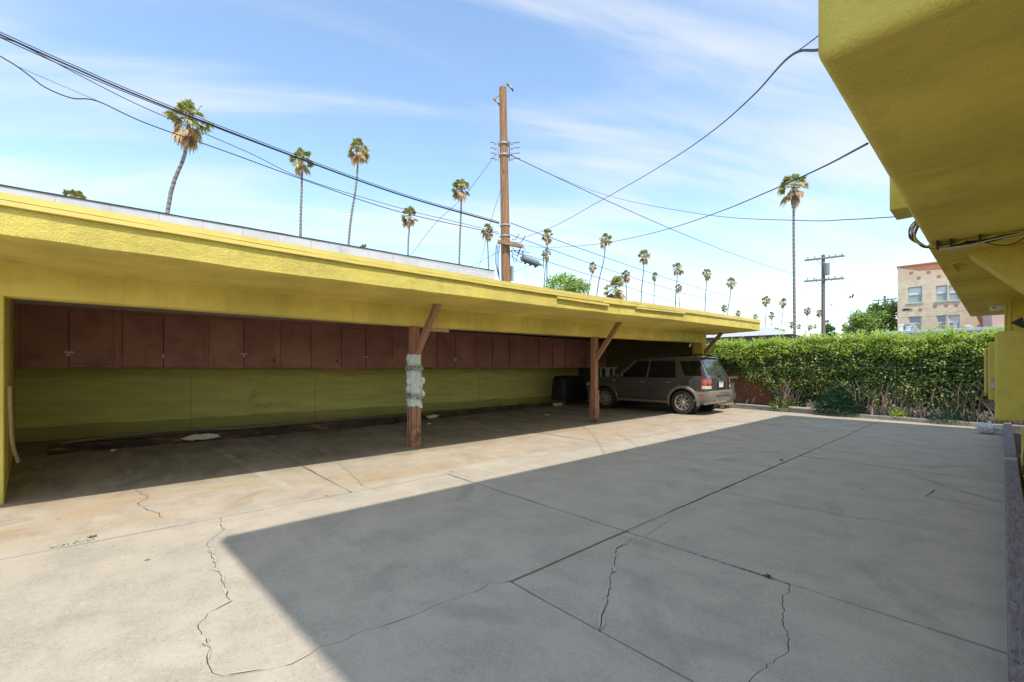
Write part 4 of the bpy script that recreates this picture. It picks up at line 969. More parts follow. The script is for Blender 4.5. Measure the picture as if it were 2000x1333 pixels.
# ------------------------------------------------------------------ hedge, fence and planting at the far end
def hline(s): x = -7.3 + 8.3 * s; return Vector((x, yk(x) + .20, 0))
hedge = empty('hedge', hline(.5), label='tall dense clipped hedge with pale new shoots across the far end of the lot', cat='hedge')
rh = random.Random(77)
nrm = Vector((-.152, -.988, 0)); tng = Vector((.988, -.152, 0))
def leafquad(mb, p, d, nn, L, w):
    d = d.normalized(); s_ = d.cross(nn); s_ = s_.normalized() if s_.length > 1e-3 else Vector((1, 0, 0)); k = nn * (w * .25)
    b = len(mb.v); mb.v += [tuple(p), tuple(p + d * L * .5 + s_ * w * .5 + k), tuple(p + d * L), tuple(p + d * L * .5 - s_ * w * .5 + k)]
    mb.f += [(b, b+1, b+2), (b, b+2, b+3)]
def rv(): 
    while True:
        v = Vector((rh.uniform(-1, 1), rh.uniform(-1, 1), rh.uniform(-1, 1)))
        if .05 < v.length < 1: return v.normalized()
def hsurf(s, h):
    return .12 * mnoise.noise((s * 9, h * 1.2, 0)) + .10 * mnoise.noise((s * 26, h * 3.2, 4)) + .10 * math.sin(min(1, h / 2.1) * math.pi)
def htop(s): return 2.20 + .13 * mnoise.noise((s * 8, 3, 0)) + .08 * mnoise.noise((s * 30, 8, 0)) - .12 * max(0, s - .55)
hl = hedge.location; A, B = MB(), MB()
def keep(s, h):
    t = (h - .32) / .62
    k = max(.12, min(1, t + .55 * mnoise.noise((s * 12, h * 1.6, 9))))
    if s < .30: k *= max(0.03, min(1, (h - 1.15 + 3.6 * max(0, s - .10)) / .35))
    return k
for i in range(52000):
    s_ = rh.random(); h = .12 + (htop(s_) - .12) * rh.random() ** .9
    if rh.random() > keep(s_, h): continue
    dep = hsurf(s_, h) - abs(rh.gauss(0, .10)) - (.35 if rh.random() < .22 else 0)
    if h > htop(s_) - .25: dep -= .5 * (h - htop(s_) + .25)
    p = hline(s_) + nrm * dep + Vector((0, 0, h)) - hl
    d = (rv() + Vector((0, -.5, -.35))).normalized(); nn = (nrm * .8 + Vector((0, 0, .55)) + rv() * .7).normalized()
    leafquad(B if h > htop(s_) - .46 + .25 * mnoise.noise((s_ * 20, h, 2)) and rh.random() < .75 else A, p, d, nn, rh.uniform(.05, .085), rh.uniform(.028, .045))
for i in range(15000):                                # flat top
    s_ = rh.random(); dep = -rh.random() * 1.1
    h = htop(s_) - .06 + .14 * mnoise.noise((s_ * 30, dep * 4, 5)) - abs(rh.gauss(0, .05))
    p = hline(s_) + nrm * dep + Vector((0, 0, h)) - hl
    leafquad(B if rh.random() < .8 else A, p, rv(), (Vector((0, 0, 1)) + rv() * .7).normalized(), rh.uniform(.05, .085), rh.uniform(.028, .045))
for i in range(620):                                  # upright shoots
    s_ = rh.random(); dep = -rh.random() * .8; base = hline(s_) + nrm * dep + Vector((0, 0, htop(s_) - .05)) - hl
    L = rh.uniform(.05, .22) * (1.6 if rh.random() < .1 else 1); ax = (Vector((0, 0, 1)) + rv() * .35).normalized()
    for k in range(int(6 + L * 40)):
        p = base + ax * L * k / (6 + L * 40) * 1.1; leafquad(B, p, (rv() + ax * .6).normalized(), rv(), rh.uniform(.04, .07), .03)
o = A.build('foliage', M['hedge'], hedge); o['kind'] = 'stuff'
o = B.build('young_shoots', M['shoot'], hedge); o['kind'] = 'stuff'
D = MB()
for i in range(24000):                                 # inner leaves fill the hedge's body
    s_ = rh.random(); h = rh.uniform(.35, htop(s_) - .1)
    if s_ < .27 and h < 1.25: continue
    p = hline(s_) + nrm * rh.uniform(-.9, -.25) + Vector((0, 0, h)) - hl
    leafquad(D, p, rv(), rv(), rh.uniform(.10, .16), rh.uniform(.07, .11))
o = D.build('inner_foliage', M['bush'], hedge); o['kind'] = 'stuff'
for i in range(200):                                  # woody stems fanning out of the ground
    s0 = rh.choice([.33, .36, .50, .56, .62, .67, .72, .78, .83, .88, .93]) + rh.gauss(0, .012); lean = rh.uniform(-.55, .55); hh = rh.uniform(.6, 1.3)
    b0 = hline(s0) + nrm * rh.uniform(-.10, .06) - hl + Vector((0, 0, .04)); pts = [b0]
    for k in range(1, 5):
        f = k / 4; pts.append(b0 + tng * (lean * hh * f * f * .9) + nrm * (.10 * f + rh.uniform(-.03, .03)) + Vector((rh.uniform(-.02, .02), 0, hh * f * (1 - .15 * f))))
    MB().tube(pts, [.011, .010, .008, .006, .003], 5).build('stem', M['stem'], hedge, 60)
for s0, hh in ((.335, 1.0), (.342, .8), (.60, .7)):
    b0 = hline(s0) + nrm * .12 - hl; MB().tube(smooth_path([b0, b0 + tng * .02 + Vector((0, 0, .25)), b0 + tng * .06 + Vector((0, 0, .5)), b0 + tng * .22 + Vector((0, 0, hh))], 4), [.03] * 5 + [.022] * 4 + [.012] * 4, 7).build('trunk', M['stem'], hedge, 60)
def bush(loc, rx, rz_, n, label, m, cat='bush', L=.06):
    o = empty('bush', loc, label=label, cat=cat); mb = MB()
    for i in range(n):
        v = rv(); v.z = abs(v.z) * .95; r_ = (rh.random() ** .35) * (1 + .22 * mnoise.noise(v * 3)); p = Vector((v.x * rx * r_, v.y * rx * .7 * r_, v.z * rz_ * r_))
        leafquad(mb, p, (v + rv() * .7), (v + rv() * .8).normalized(), rh.uniform(.7, 1.3) * L, L * .5)
    f = mb.build('foliage', m, o); f['kind'] = 'stuff'
    for k in range(5): MB().tube([(0, 0, 0), (rh.uniform(-.5, .5) * rx, 0, rz_ * .7)], .008, 5).build('stem', M['stem'], o)
    return o
pb = hline((at_y(1640, 720, 15.1).x + 7.3) / 8.3)
bush(pb + nrm * .02 + Vector((0, 0, .06)), .62, .78, 5200, 'low dark green rounded bush at the foot of the hedge', M['bush'])
pb = hline((at_y(1530, 720, 15.3).x + 7.3) / 8.3); bush(pb + Vector((0, 0, .06)), .42, .42, 1500, 'small leafy green bush by the pale pipe under the hedge', M['hedge'])
pb = hline((at_y(1758, 720, 15.0).x + 7.3) / 8.3); bush(pb + nrm * .08 + Vector((0, 0, .06)), .15, .25, 260, 'small yellow green plant sprouting at the kerb under the hedge', M['shoot'])
pb = hline((at_y(1860, 720, 14.8).x + 7.3) / 8.3); bush(pb + nrm * .04 + Vector((0, 0, .06)), .42, .30, 700, 'low tangle of dark leaves at the right foot of the hedge', M['bush'])
o = crumple('pink_rag', hline((at_y(1729, 720, 15.0).x + 7.3) / 8.3) + nrm * .05 + Vector((0, 0, .30)), .13, .42, plain('faded pink cloth', (.46, .24, .25), .8), 8, 'faded pink rag caught among the bare stems under the hedge', 'rag', .7, 3)
fence = empty('chain_link_fence', hline(.5) - nrm * .02, label='low chain link fence running through the foot of the hedge', cat='fence')
fm = MB(); fl_ = fence.location; FL, FH = 8.2, 1.25; step = .062
nl = int((FL + FH) / step)
for sg in (1, -1):
    for k in range(nl):
        a0 = -FH + k * step
        xa, xb_ = a0, a0 + FH
        za, zb2 = (0, FH) if sg > 0 else (FH, 0)
        if xa < 0: za = za + (0 - xa) * (1 if sg > 0 else -1); xa = 0
        if xb_ > FL: zb2 = zb2 - (xb_ - FL) * (1 if sg > 0 else -1); xb_ = FL
        if xb_ - xa < .02: continue
        p = tng * (xa - FL/2) + Vector((0, 0, .1 + za)) - nrm * .006 * sg; q = tng * (xb_ - FL/2) + Vector((0, 0, .1 + zb2)) - nrm * .006 * sg
        fm.tube([p, q], .0022, 3, cap=False)
o = fm.build('wire_mesh', M['steel'], fence); o['kind'] = 'stuff'
for k in range(4): MB().tube([tng * (-4.1 + 2.7 * k) + Vector((0, 0, 0)), tng * (-4.1 + 2.7 * k) + Vector((0, 0, 1.4))], .025, 8).build('post', M['steel'], fence, 60)
MB().tube([tng * -4.1 + Vector((0, 0, 1.36)), tng * 4.0 + Vector((0, 0, 1.36))], .018, 6).build('top_rail', M['steel'], fence)
bw = empty('brick_wall', hline(.18) - nrm * .55, label='low red brick wall showing through the fence at the left of the hedge', cat='wall')
MB().box((-2.6, 0, 0), (1.6, .2, 1.75)).build('brickwork', M['redbrick'], bw).rotation_euler = (0, 0, -.153)
pp = empty('pale_pipe', at_z(1440, 797, .1), label='thin pale pipe lying on the kerb left of the bush', cat='pipe')
a, b = hline((at_y(1438, 720, 15.5).x + 7.3) / 8.3) + nrm * .16, hline((at_y(1518, 720, 15.3).x + 7.3) / 8.3) + nrm * .20
MB().tube([a + Vector((0, 0, .13)) - pp.location, b + Vector((0, 0, .125)) - pp.location], .028, 10).build('tube', M['greyroof'], pp, 60)
pp = empty('pale_pipe', at_z(1545, 805, .1), label='thicker pale pipe with a rusty coupling on the kerb in front of the bush', cat='pipe')
a, b = hline((at_y(1545, 720, 15.25).x + 7.3) / 8.3) + nrm * .18, hline((at_y(1640, 720, 15.05).x + 7.3) / 8.3) + nrm * .18
MB().tube([a + Vector((0, 0, .145)) - pp.location, b + Vector((0, 0, .14)) - pp.location], .04, 10).build('tube', M['greyroof'], pp, 60)
c_ = a.lerp(b, .45); MB().tube([c_ + Vector((-.05, 0, .145)) - pp.location, c_ + Vector((.05, -.005, .145)) - pp.location], .05, 10).build('coupling', M['raw'], pp, 60)

# weeds growing out of the joints
def weed(loc, r_, n, label, direction=None, spread=0.):
    o = empty('weed', loc, label=label, cat='weed', group='weeds in the pavement joints'); mb = MB()
    for i in range(n):
        off = (Vector(direction) * rh.uniform(-spread, spread) if direction else Vector((0, 0, 0))) + Vector((rh.gauss(0, .010), rh.gauss(0, .010), 0))
        d = (rv() + Vector((0, 0, .5))).normalized(); leafquad(mb, off, d, rv(), rh.uniform(.3, .8) * r_ * .62, r_ * .16)
    if abs(o.location.y - YC1) < .25 and o.location.x > -2: o.location.y = YC1
    mb.build('leaves', M['bush'] if n > 200 else M['hedge'], o)
    return o
weed(at_z(1450, 1106, -.012), .045, 300, 'strip of moss and grass in the joint in the shaded foreground', (.988, .0, 0), .34)
weed(at_z(1508, 1122, 0), .06, 40, 'small weed tuft at the end of the mossy joint')
weed(at_z(1526, 900, 0), .07, 40, 'small weed tuft where the long joint meets the second crossing')
weed(at_z(1504, 910, 0), .05, 24, 'tiny weed on the long joint just before the second crossing')
weed(at_z(1613, 897, 0), .04, 40, 'flat weed patch right of the second joint crossing', (1, 0, 0), .15)
weed(at_z(140, 1063, 0), .045, 60, 'flat weed patch in the sunlit joint at far left', (0, 1, 0), .12)
weed(at_z(180, 1050, 0), .06, 40, 'upright weed tuft in the sunlit joint at far left')
weed(at_z(639, 969, 0), .035, 24, 'tiny weed in the sunlit joint left of the slab corner')
weed(at_z(881, 922, 0), .035, 24, 'tiny weed in the sunlit joint beside the slab corner')
weed(at_z(400, 1258, 0), .03, 20, 'tiny weed in the crack at lower left')

# ------------------------------------------------------------------ block building behind the carport
bb = empty('block_building', (-12.45, 10.3, 0), label='long pale grey block building rising behind the carport roof', cat='building')
zw = lambda y: 4.905 + .0137 * y
MB().add([(-9,-36,0),(0,-36,0),(0,0,0),(-9,0,0),(-9,-36,zw(-36)),(0,-36,zw(-36)),(0,0,zw(0)),(-9,0,zw(0))], [(0,3,2,1),(4,5,6,7),(0,1,5,4),(1,2,6,5),(2,3,7,6),(3,0,4,7)]).build('wall', M['block'], bb)
rows = []
for i in range(90): y = .03 - .4 * i; rows.append([(.02, y, zw(y) + .002 + .008 * mnoise.noise((y * 2, 0, 0))), (.02, y, zw(y) + .022 + .012 * mnoise.noise((y * 3, 5, 0))), (-.3, y, zw(y) + .024)])
MB().grid(rows).build('roofing_edge', M['tar'], bb)
MB().box((-.002, -12.5, 4.68), (.05, -12.0, 4.77)).build('torn_roofing', M['tar'], bb)

# ------------------------------------------------------------------ utility poles and cables
P1 = Vector((-12.42, 10.95, 0)); P1t = at_t(982, 172, 16.4)
def pole_pt(v):                                       # centre of the near pole at an image height
    p = at_t(986, v, 16.45); f = p.z / P1t.z; return Vector((P1.x + (P1t.x - P1.x) * f, P1.y + (P1t.y - P1.y) * f, p.z))
pole = empty('utility_pole', P1, label='tall brown wooden utility pole right behind the carport', cat='pole')
lp = lambda p: Vector(p) - P1
MB().tube([lp(P1.lerp(P1t, f) if f else P1) for f in (0, .2, .4, .6, .8, 1)], [.21, .195, .18, .165, .15, .135], 14).build('shaft', M['pole'], pole, 60)
Rv, Fv = Vector((RX, RY, 0)), Vector((FX, FY, 0))
c_ = lp(pole_pt(481)); d_ = Vector((.62, .78, -.12)).normalized()
MB().beam(c_ - d_ * .32 + Vector((.22, -.15, .05)), c_ + d_ * .62 + Vector((.22, -.15, .0)), .11, .13).build('crossarm', M['pole'], pole, bevel=.01)
MB().box(c_ + Vector((.14, .12, -1.3)), c_ + Vector((.22, .22, -.75))).build('cable_guard', M['steel'], pole)
top = lp(pole_pt(190))
for sx, v_, du in ((-1, 197, -17), (1, 168, 9)):
    e = lp(at_t(982 + du, v_ - 4, 16.4)); MB().tube([top + Vector((0, 0, .12)), e], .018, 6).build('bracket_arm', M['steel'], pole)
    q = e + Rv * .16 + Vector((0, 0, -.17)); ins = MB().tube([e, e.lerp(q, .45)], [.055, .05], 8).build('insulator', M['tan_ins'], pole, 60)
    MB().tube([e.lerp(q, .5), e.lerp(q, 1)], .045, 8).build('glass_insulator', M['glass_ins'], pole, 60); MB().tube([q, q + Rv * .05 - Vector((0, 0, .1))], .03, 6).build('clamp', M['darksteel'], pole, 60)
for z0, off in ((279, -.20), (279, .20)):
    a_ = lp(pole_pt(279)) + Rv * off - Fv * .10; b_ = lp(pole_pt(318)) + Rv * off - Fv * .10
    MB().tube([a_, b_], .02, 6).build('insulator_rack', M['steel'] if off < 0 else M['darksteel'], pole)
    for k in range(4):
        c2 = a_.lerp(b_, .1 + .26 * k) + Rv * (.10 * (1 if off > 0 else -1)); MB().tube([c2 - Vector((0, 0, .045)), c2 + Vector((0, 0, .045))], .045, 8).build('spool', M['greyroof'], pole, 60)
        MB().tube([c2, c2 + Rv * (.3 if off > 0 else -.2) + Vector((0, 0, .02))], .012, 5).build('tie_wire', M['darksteel'], pole)
for v_ in (283, 305, 441, 462): c2 = lp(pole_pt(v_)); r_ = .21; MB().lathe([(r_ - .03, -.025), (r_ - .015, -.025), (r_ - .015, .025), (r_ - .03, .025)], 16, Matrix.Translation(c2) @ Matrix.Rotation(math.pi/2, 4, 'X')).build('band', M['steel'], pole, 40)
rr = random.Random(15)
for k in range(9):
    a_ = lp(pole_pt(470 + 4 * k)) + Rv * rr.uniform(.1, .25) - Fv * .2; MB().tube(smooth_path([a_, a_ + Rv * rr.uniform(.1, .5) + Vector((0, 0, rr.uniform(-.4, .1))), a_ + Rv * rr.uniform(.2, .7) + Vector((0, 0, rr.uniform(-.3, .2)))], 4), .012, 5).build('jumper_wire', M['cable'], pole)
for k in range(3):
    a_ = lp(pole_pt(480)) - Rv * (.22 + .05 * k) - Fv * .1; MB().tube(smooth_path([a_, a_ - Vector((0, 0, .6)) - Rv * .05, a_ - Vector((0, 0, 1.3)) + Rv * .05 * k], 4), .013, 5).build('riser_cable', M['cable'], pole)

def far_pole(u, vtop, t, arms, label):
    p = at_t(u, HZ, t); p.z = 0; zt_ = at_t(u, vtop, t).z; o = empty('utility_pole', p, label=label, cat='pole')
    MB().tube([(0, 0, 0), (0, 0, zt_)], [.20, .15], 10).build('shaft', M['pole_grey'], o, 60)
    for (v_, ua, ub, va, vb) in arms:
        a_ = at_t(ua, va, t - .2) - p; b_ = at_t(ub, vb, t - .2) - p; MB().beam(a_, b_, .14, .18).build('crossarm', M['pole_grey'], o, bevel=.02)
        m_ = (a_ + b_) / 2
        for e in (a_, b_): MB().tube([m_.lerp(e, .45), m_ - Vector((0, 0, .95))], .025, 5).build('arm_brace', M['steel'], o)
        for f in (.08, .25, .62, .78, .94):
            q = a_.lerp(b_, f); MB().tube([q + Vector((0, 0, .06)), q + Vector((0, 0, .30))], .06, 6).build('insulator', M['greyroof'], o, 60)
    return o, p
fp, PP2 = far_pole(1608, 498, 43, [(506, 1572, 1649, 509, 500), (547, 1571, 1648, 550, 544)], 'grey utility pole with two crossarms beyond the hedge')
c_ = at_t(1615, 526, 42.6) - PP2; MB().tube([c_ - Vector((0, 0, .55)), c_ + Vector((0, 0, .55))], .24, 12).build('transformer', M['can'], fp, 60)
far_pole(1728, 578, 68, [(586, 1704, 1752, 588, 584)], 'distant utility pole with one crossarm above the round tree')

def cable(pts, r, label, cat='cable', m='cable', sub=8, name='overhead_cable', group='overhead cables'):
    o = MB().tube(smooth_path(pts, sub), r * .62, 6).build(name, M[m], None, 80); return tag(o, label, cat, group)
WX = -12.42
def xw(*px): return [at_x(u, v, WX) for u, v in px]
left = [(-90, 26), (0, 68), (140, 131), (280, 191), (530, 289), (780, 380), (975, 436)]
cable(xw(*left), .026, 'thickest cable of the topmost bundle running left from the near pole')
cable([p + Vector((.03, 0, .035)) for p in xw(*left)], .014, 'thin messenger wire along the top of the bundle left of the near pole')
cable([p + Vector((.0, 0, -.035 - .02 * math.sin(i))) for i, p in enumerate(xw(*left))], .016, 'lower cable of the topmost bundle left of the near pole')
cable(xw((-90, 30), (0, 72), (48, 91), (170, 155), (285, 212), (480, 296), (600, 352), (782, 407), (875, 430), (974, 454)), .013, 'thin middle cable sagging below the bundle left of the near pole')
cable(xw((-60, 75), (0, 110), (33, 130), (60, 150), (90, 172), (140, 192), (190, 198), (285, 241), (440, 296), (600, 354), (780, 414), (974, 457)), .018, 'lowest cable with a slack loop left of the near pole')
cable(xw((33, 130), (110, 163), (192, 198)), .007, 'short straight wire across the slack loop of the lowest cable')
P1h = lambda v: pole_pt(v)
def span(v1, p2, mid_uv, label, r=.02, m='cable'):
    a_ = P1h(v1) + Vector((.2, .1, 0)); b_ = Vector(p2); pts = []
    d = (b_ - a_); dh = Vector((d.x, d.y, 0)); f_best = .3
    rm = ray(*mid_uv); # intersection of the image ray with the vertical plane of the span
    nrm_ = Vector((-d.y, d.x, 0)); t_ = (a_ - O).dot(nrm_) / rm.dot(nrm_); m_ = O + rm * t_; f = (m_ - a_).dot(dh) / dh.length_squared
    k = (m_.z - (a_.z + d.z * f)) / (f * (f - 1)) if 0 < f < 1 else 0
    for i in range(25): g_ = i / 24; pts.append(a_ + d * g_ + Vector((0, 0, k * g_ * (g_ - 1))))
    return cable(pts, r, label, sub=1, m=m)
q2 = at_t(1612, 617, 43); span(437, q2, (1258, 529), 'upper cable from the near pole towards the far pole')
span(460, at_t(1610, 624, 43), (1225, 539), 'second cable from the near pole towards the far pole', .018)
ca_, cb_ = at_t(1019, 504, 16.9), at_t(1052, 516, 17.3)
span(490, at_t(1608, 690, 43), (1225, 561), 'lowest cable from the near pole, carrying the splice case', .018)
sc_ = empty('splice_case', ca_, label='grey cylindrical splice case hanging on the cable right of the near pole', cat='splice case')
d_ = cb_ - ca_; MB().tube([d_ * -.12, d_ * 0, d_ * .02, d_ * .96, d_, d_ * 1.25], [.02, .03, .13, .13, .06, .02], 12).build('case', M['can'], sc_, 40)
for f in (.2, .5, .8): MB().box(d_ * f + Vector((-.03, -.03, -.19)), d_ * f + Vector((.03, .03, -.10))).build('clamp', M['darksteel'], sc_)
MB().tube([d_ * 1.3 + Vector((0,0,-.1)), d_ * 1.3 + Vector((0,0,.2))], .015, 5).build('hanger', M['darksteel'], sc_)
span(305, at_t(1596, 546, 43), (1300, 443), 'twisted cable dropping from the pole rack to the crossarm of the far pole', .022)
def drop(px, ts, label, r):
    return cable([at_t(u, v, t) for (u, v), t in zip(px, ts)], r, label)
n_ = lambda a_, b_, k: [a_ + (b_ - a_) * (i / (k - 1)) for i in range(k)]
drop([(1020, 466), (1085, 441), (1170, 394), (1250, 349), (1330, 300), (1400, 250), (1470, 188), (1540, 113), (1604, 97)], [16.5, 13.8, 11, 8.7, 6.7, 5.0, 3.6, 2.4, 1.66], 'service cable rising from the near pole to the corner of the house', .010)
drop([(1540, 113), (1575, 88), (1604, 66)], [2.4, 1.95, 1.66], 'short branch of the service cable ending at the house corner', .004)
drop([(1020, 480), (1060, 484), (1140, 480), (1210, 470), (1300, 449), (1400, 416), (1500, 375), (1600, 330), (1694, 281)], [16.5, 14.8, 12.2, 10.3, 8.2, 6.2, 4.6, 3.2, 2.1], 'service cable from the near pole to the edge of the house soffit', .009)
drop([(1003, 306), (1085, 345), (1200, 386), (1380, 420), (1560, 431), (1660, 429), (1748, 424)], [16.5, 15, 12.5, 9.2, 6.4, 5.2, 4.6], 'thin twisted wire sagging from the pole rack to the ledge of the house', .008)
cable([P1h(302) - Rv * .3, at_t(905, 385, 16.6), at_t(850, 437, 17.0), at_t(795, 510, 17.6)], .012, 'thin cable slanting down left from the pole rack to the block building')
cable([P1h(372) - Rv * .15, at_t(958, 435, 16.6), at_t(936, 522, 17)], .012, 'wire slanting steeply down left beside the near pole')
cable([P1h(455) - Rv * .15, at_t(955, 520, 16.6)], .010, 'short wire running down left from the near pole to the block parapet')
cable([P1h(490) - Rv * .2, at_t(918, 522, 16.5)], .012, 'low wire slanting left from the near pole to the block parapet')
cable([at_t(1002, 532, 16), at_t(1020, 524, 16.2), at_t(1044, 514, 16.6)], .012, 'short tail cable below the splice case')
cable([at_t(1024, 512, 16.8), at_t(1028, 535, 16.8), at_t(1032, 560, 16.8)], .007, 'thin vertical wire below the splice case')
cable([at_t(1589, 552, 43), at_t(1540, 600, 47), at_t(1500, 640, 51)], .022, 'far wire slanting down left from the lower crossarm of the far pole')
cable([at_t(1645, 546, 43), at_t(1690, 572, 55), at_t(1753, 585, 68)], .020, 'far wire from the far pole to the distant pole')
cable([at_t(1642, 560, 43), at_t(1690, 618, 40), at_t(1748, 665, 36)], .020, 'guy wire slanting down right from the far pole across the round tree')
cable([at_t(1612, 617, 43), at_t(1660, 640, 38), at_t(1720, 668, 33)], .018, 'far cable slanting down right beyond the hedge')
cable([at_t(1380, 614, 60), at_t(1500, 635, 58), at_t(1612, 640, 55), at_t(1700, 624, 50), at_t(1760, 621, 42), at_t(1830, 618, 40), at_t(1895, 604, 38)], .022, 'far cable crossing low in front of the tan brick building')
cable([at_t(1490, 634, 58), at_t(1606, 639, 48), at_t(1650, 660, 44)], .018, 'low far cable running to the far pole above the hedge')
drop_o = empty('dangling_object', at_t(1662, 580, 50), label='small dark object tangled on the wire right of the far pole', cat='litter')
for k in (-1, 1): MB().beam((.12 * k, 0, -.15), (.12 * k + .1, 0, .2 + .1 * k), .10, .16).build('lump', M['cable'], drop_o, bevel=.03)
bd = empty('bird', at_t(1624, 596, 50), label='small dark bird flying right of the far pole', cat='bird')
MB().add([(-.25, 0, 0), (0, .06, .05), (.3, 0, -.02), (0, -.06, .05), (0, 0, -.07), (.05, .5, .12), (-.1, .45, .1), (.05, -.5, .12), (-.1, -.45, .1)], [(0,1,3), (1,2,3), (0,4,1), (1,4,2), (2,4,3), (3,4,0), (1,5,6), (3,8,7)]).build('body', M['cable'], bd)

# ------------------------------------------------------------------ palms
def crown_meshes(seed):
    r = random.Random(seed)
    live, dead = MB(), MB()
    def frond(mb, az, el, pet, R, droop, nseg, spread):
        d = Vector((math.cos(az) * math.cos(el), math.sin(az) * math.cos(el), math.sin(el))); side = Vector((-math.sin(az), math.cos(az), 0)); up = side.cross(d) * -1
        if up.z < 0: up = -up
        b = d * pet + Vector((0, 0, -droop * pet * .25)); mb.tube([Vector((0, 0, 0)), b], [.016, .010], 3, cap=False)
        tw = r.uniform(-.6, .6); side = (side * math.cos(tw) + up * math.sin(tw)); up = side.cross(d)
        up = up if up.z > 0 else -up
        for k in range(nseg):
            a = spread * (k / (nseg - 1) - .5) + r.uniform(-.05, .05); L = R * (1 - .28 * abs(a) / (spread / 2)) * r.uniform(.8, 1.08)
            dd = d * math.cos(a) + side * math.sin(a); m_ = b + dd * L * .6 + Vector((0, 0, -droop * L * .10)); e = b + dd * L * r.uniform(.85, 1) + Vector((0, 0, -droop * L * r.uniform(.30, .7)))
            w = side * math.cos(a) - d * math.sin(a); w = w * (.055 * R / .5) + up * r.uniform(-.012, .012)
            i0 = len(mb.v); mb.v += [tuple(b), tuple(m_ + w), tuple(m_ - w), tuple(e)]; mb.f += [(i0, i0+1, i0+2), (i0+1, i0+3, i0+2)]
    n = r.randint(24, 30)
    az0 = r.uniform(0, 6.28)
    for i in range(n):
        el = math.radians(r.choice([80, 65, 50, 35, 20, 5, -10, -25]) + r.uniform(-10, 10))
        frond(live, az0 + i * 2.39 + r.uniform(-.4, .4), el, r.uniform(.35, .58), r.uniform(.40, .55), r.uniform(.4, 1.1), 12, 2.7)
    for i in range(r.randint(12, 20)):
        el = math.radians(r.uniform(-82, -28)); frond(dead, r.uniform(0, 6.28), el, r.uniform(.3, .55), r.uniform(.35, .6), r.uniform(.8, 1.6), 9, 1.5)
    for i in range(6): frond(dead, r.uniform(0, 6.28), math.radians(r.uniform(-10, 40)), r.uniform(.3, .5), r.uniform(.35, .45), 1.4, 8, 1.6)
    return live.mesh('palm_crown'), dead.mesh('palm_skirt')
CROWNS = [crown_meshes(100 + i) for i in range(7)]
rpm = random.Random(9)
NP = [0]
def palm(u, v, w, ub, vb, label, wm=3.1, lean=0., group=None, skirt=1.0):
    t = wm * FPX / w; top = at_t(u, v + w * .12, t); k = (719 - vb) / max(1., vb - v)
    gx = at_t(ub + (ub - u) * min(k, 1.2) * .45, HZ, t); base = Vector((gx.x, gx.y, 0))
    o = empty('palm_tree', base, label=label, cat='palm tree', group=group)
    h = top.z; vis = at_t(ub, vb, t) - base; tp = top - base
    pts = smooth_path([Vector((0, 0, -.2)), Vector((vis.x, vis.y, vis.z)), Vector((tp.x * .8 + vis.x * .2 * .9, tp.y * .8 + vis.y * .2 * .9, vis.z + (tp.z - vis.z) * .62)), tp], 5)
    rad = .165 * wm / 3.1; MB().tube(pts, [rad * (.98 - .42 * i / (len(pts) - 1)) for i in range(len(pts))], 9).build('trunk', M['trunk'], o, 70)
    i = NP[0] % 7; NP[0] += 1; sc_ = wm * .545
    for me, m_, nm, kk in ((CROWNS[i][0], M['palm'], 'crown', 1.), (CROWNS[i][1], M['deadpalm'], 'dead_fronds', skirt)):
        c = link(nm, me, m_, o); c.location = tp; c.rotation_euler = (0, 0, rpm.uniform(0, 6.28)); c.scale = (sc_ * kk, sc_ * kk, sc_ * 1.05 * kk)
    return o
FAR = 'distant palms above the hedge'
palm(370, 222, 82, 327, 415, 'largest leaning palm with hanging dead fronds above the block building at left', 3.2)
palm(145, 384, 48, 145, 400, 'palm crown just showing over the parapet at far left', 3.0)
palm(590, 305, 54, 587, 460, 'second palm from the left with a straight trunk')
palm(700, 284, 50, 681, 475, 'third palm from the left leaning slightly right')
palm(710, 484, 26, 710, 500, 'palm crown just peeking over the parapet below the third palm')
palm(800, 416, 38, 797, 497, 'short palm between the third palm and the near pole')
palm(901, 360, 44, 897, 515, 'tall palm just left of the near utility pole')
palm(952, 446, 31, 954, 525, 'smaller palm touching the left side of the near pole')
palm(1069, 456, 29, 1068, 558, 'upper of two overlapping palms right of the near pole')
palm(1067, 491, 25, 1063, 558, 'lower of two overlapping palms right of the near pole')
palm(1183, 463, 29, 1166, 575, 'leaning palm crossed by the service cable right of the leafy tree')
palm(1157, 518, 22, 1150, 572, 'small palm left of the leaning palm, above the leafy tree')
palm(1203, 556, 52, 1203, 585, 'low bushy palm with a thick brown skirt rising from behind the carport', 3.3, skirt=1.25)
palm(1222, 533, 23, 1224, 582, 'small palm just behind the low bushy palm')
palm(1258, 495, 28, 1252, 588, 'tall slim palm right of the low bushy palm')
palm(1279, 537, 18, 1277, 592, 'short slim palm just right of the tall slim palm')
palm(1323, 519, 27, 1319, 600, 'taller of two palms standing together above the middle brace')
palm(1326, 559, 17, 1327, 600, 'shorter of two palms standing together above the middle brace')
palm(1380, 531, 24, 1377, 605, 'palm above the small roof vent of the carport')
palm(1428, 548, 22, 1421, 618, 'palm above the far end of the carport roof')
palm(1414, 599, 15, 1414, 618, 'tiny palm close to the far end of the carport roof, left one')
palm(1442, 610, 14, 1442, 625, 'tiny palm just above the far eave, middle one')
palm(1475, 617, 14, 1475, 640, 'tiny palm at the tip of the far eave')
palm(1550, 355, 62, 1552, 655, 'tallest lone palm with a long bare trunk left of the far pole', 3.1)
palm(1497, 583, 20, 1494, 645, 'first slim palm right of the far eave', group=FAR)
palm(1507, 613, 16, 1506, 645, 'short palm between the two slim palms right of the eave', group=FAR)
palm(1530, 588, 18, 1525, 645, 'second slim palm right of the far eave', group=FAR)
palm(1578, 604, 16, 1573, 652, 'slim palm between the lone tall palm and the far pole', group=FAR)
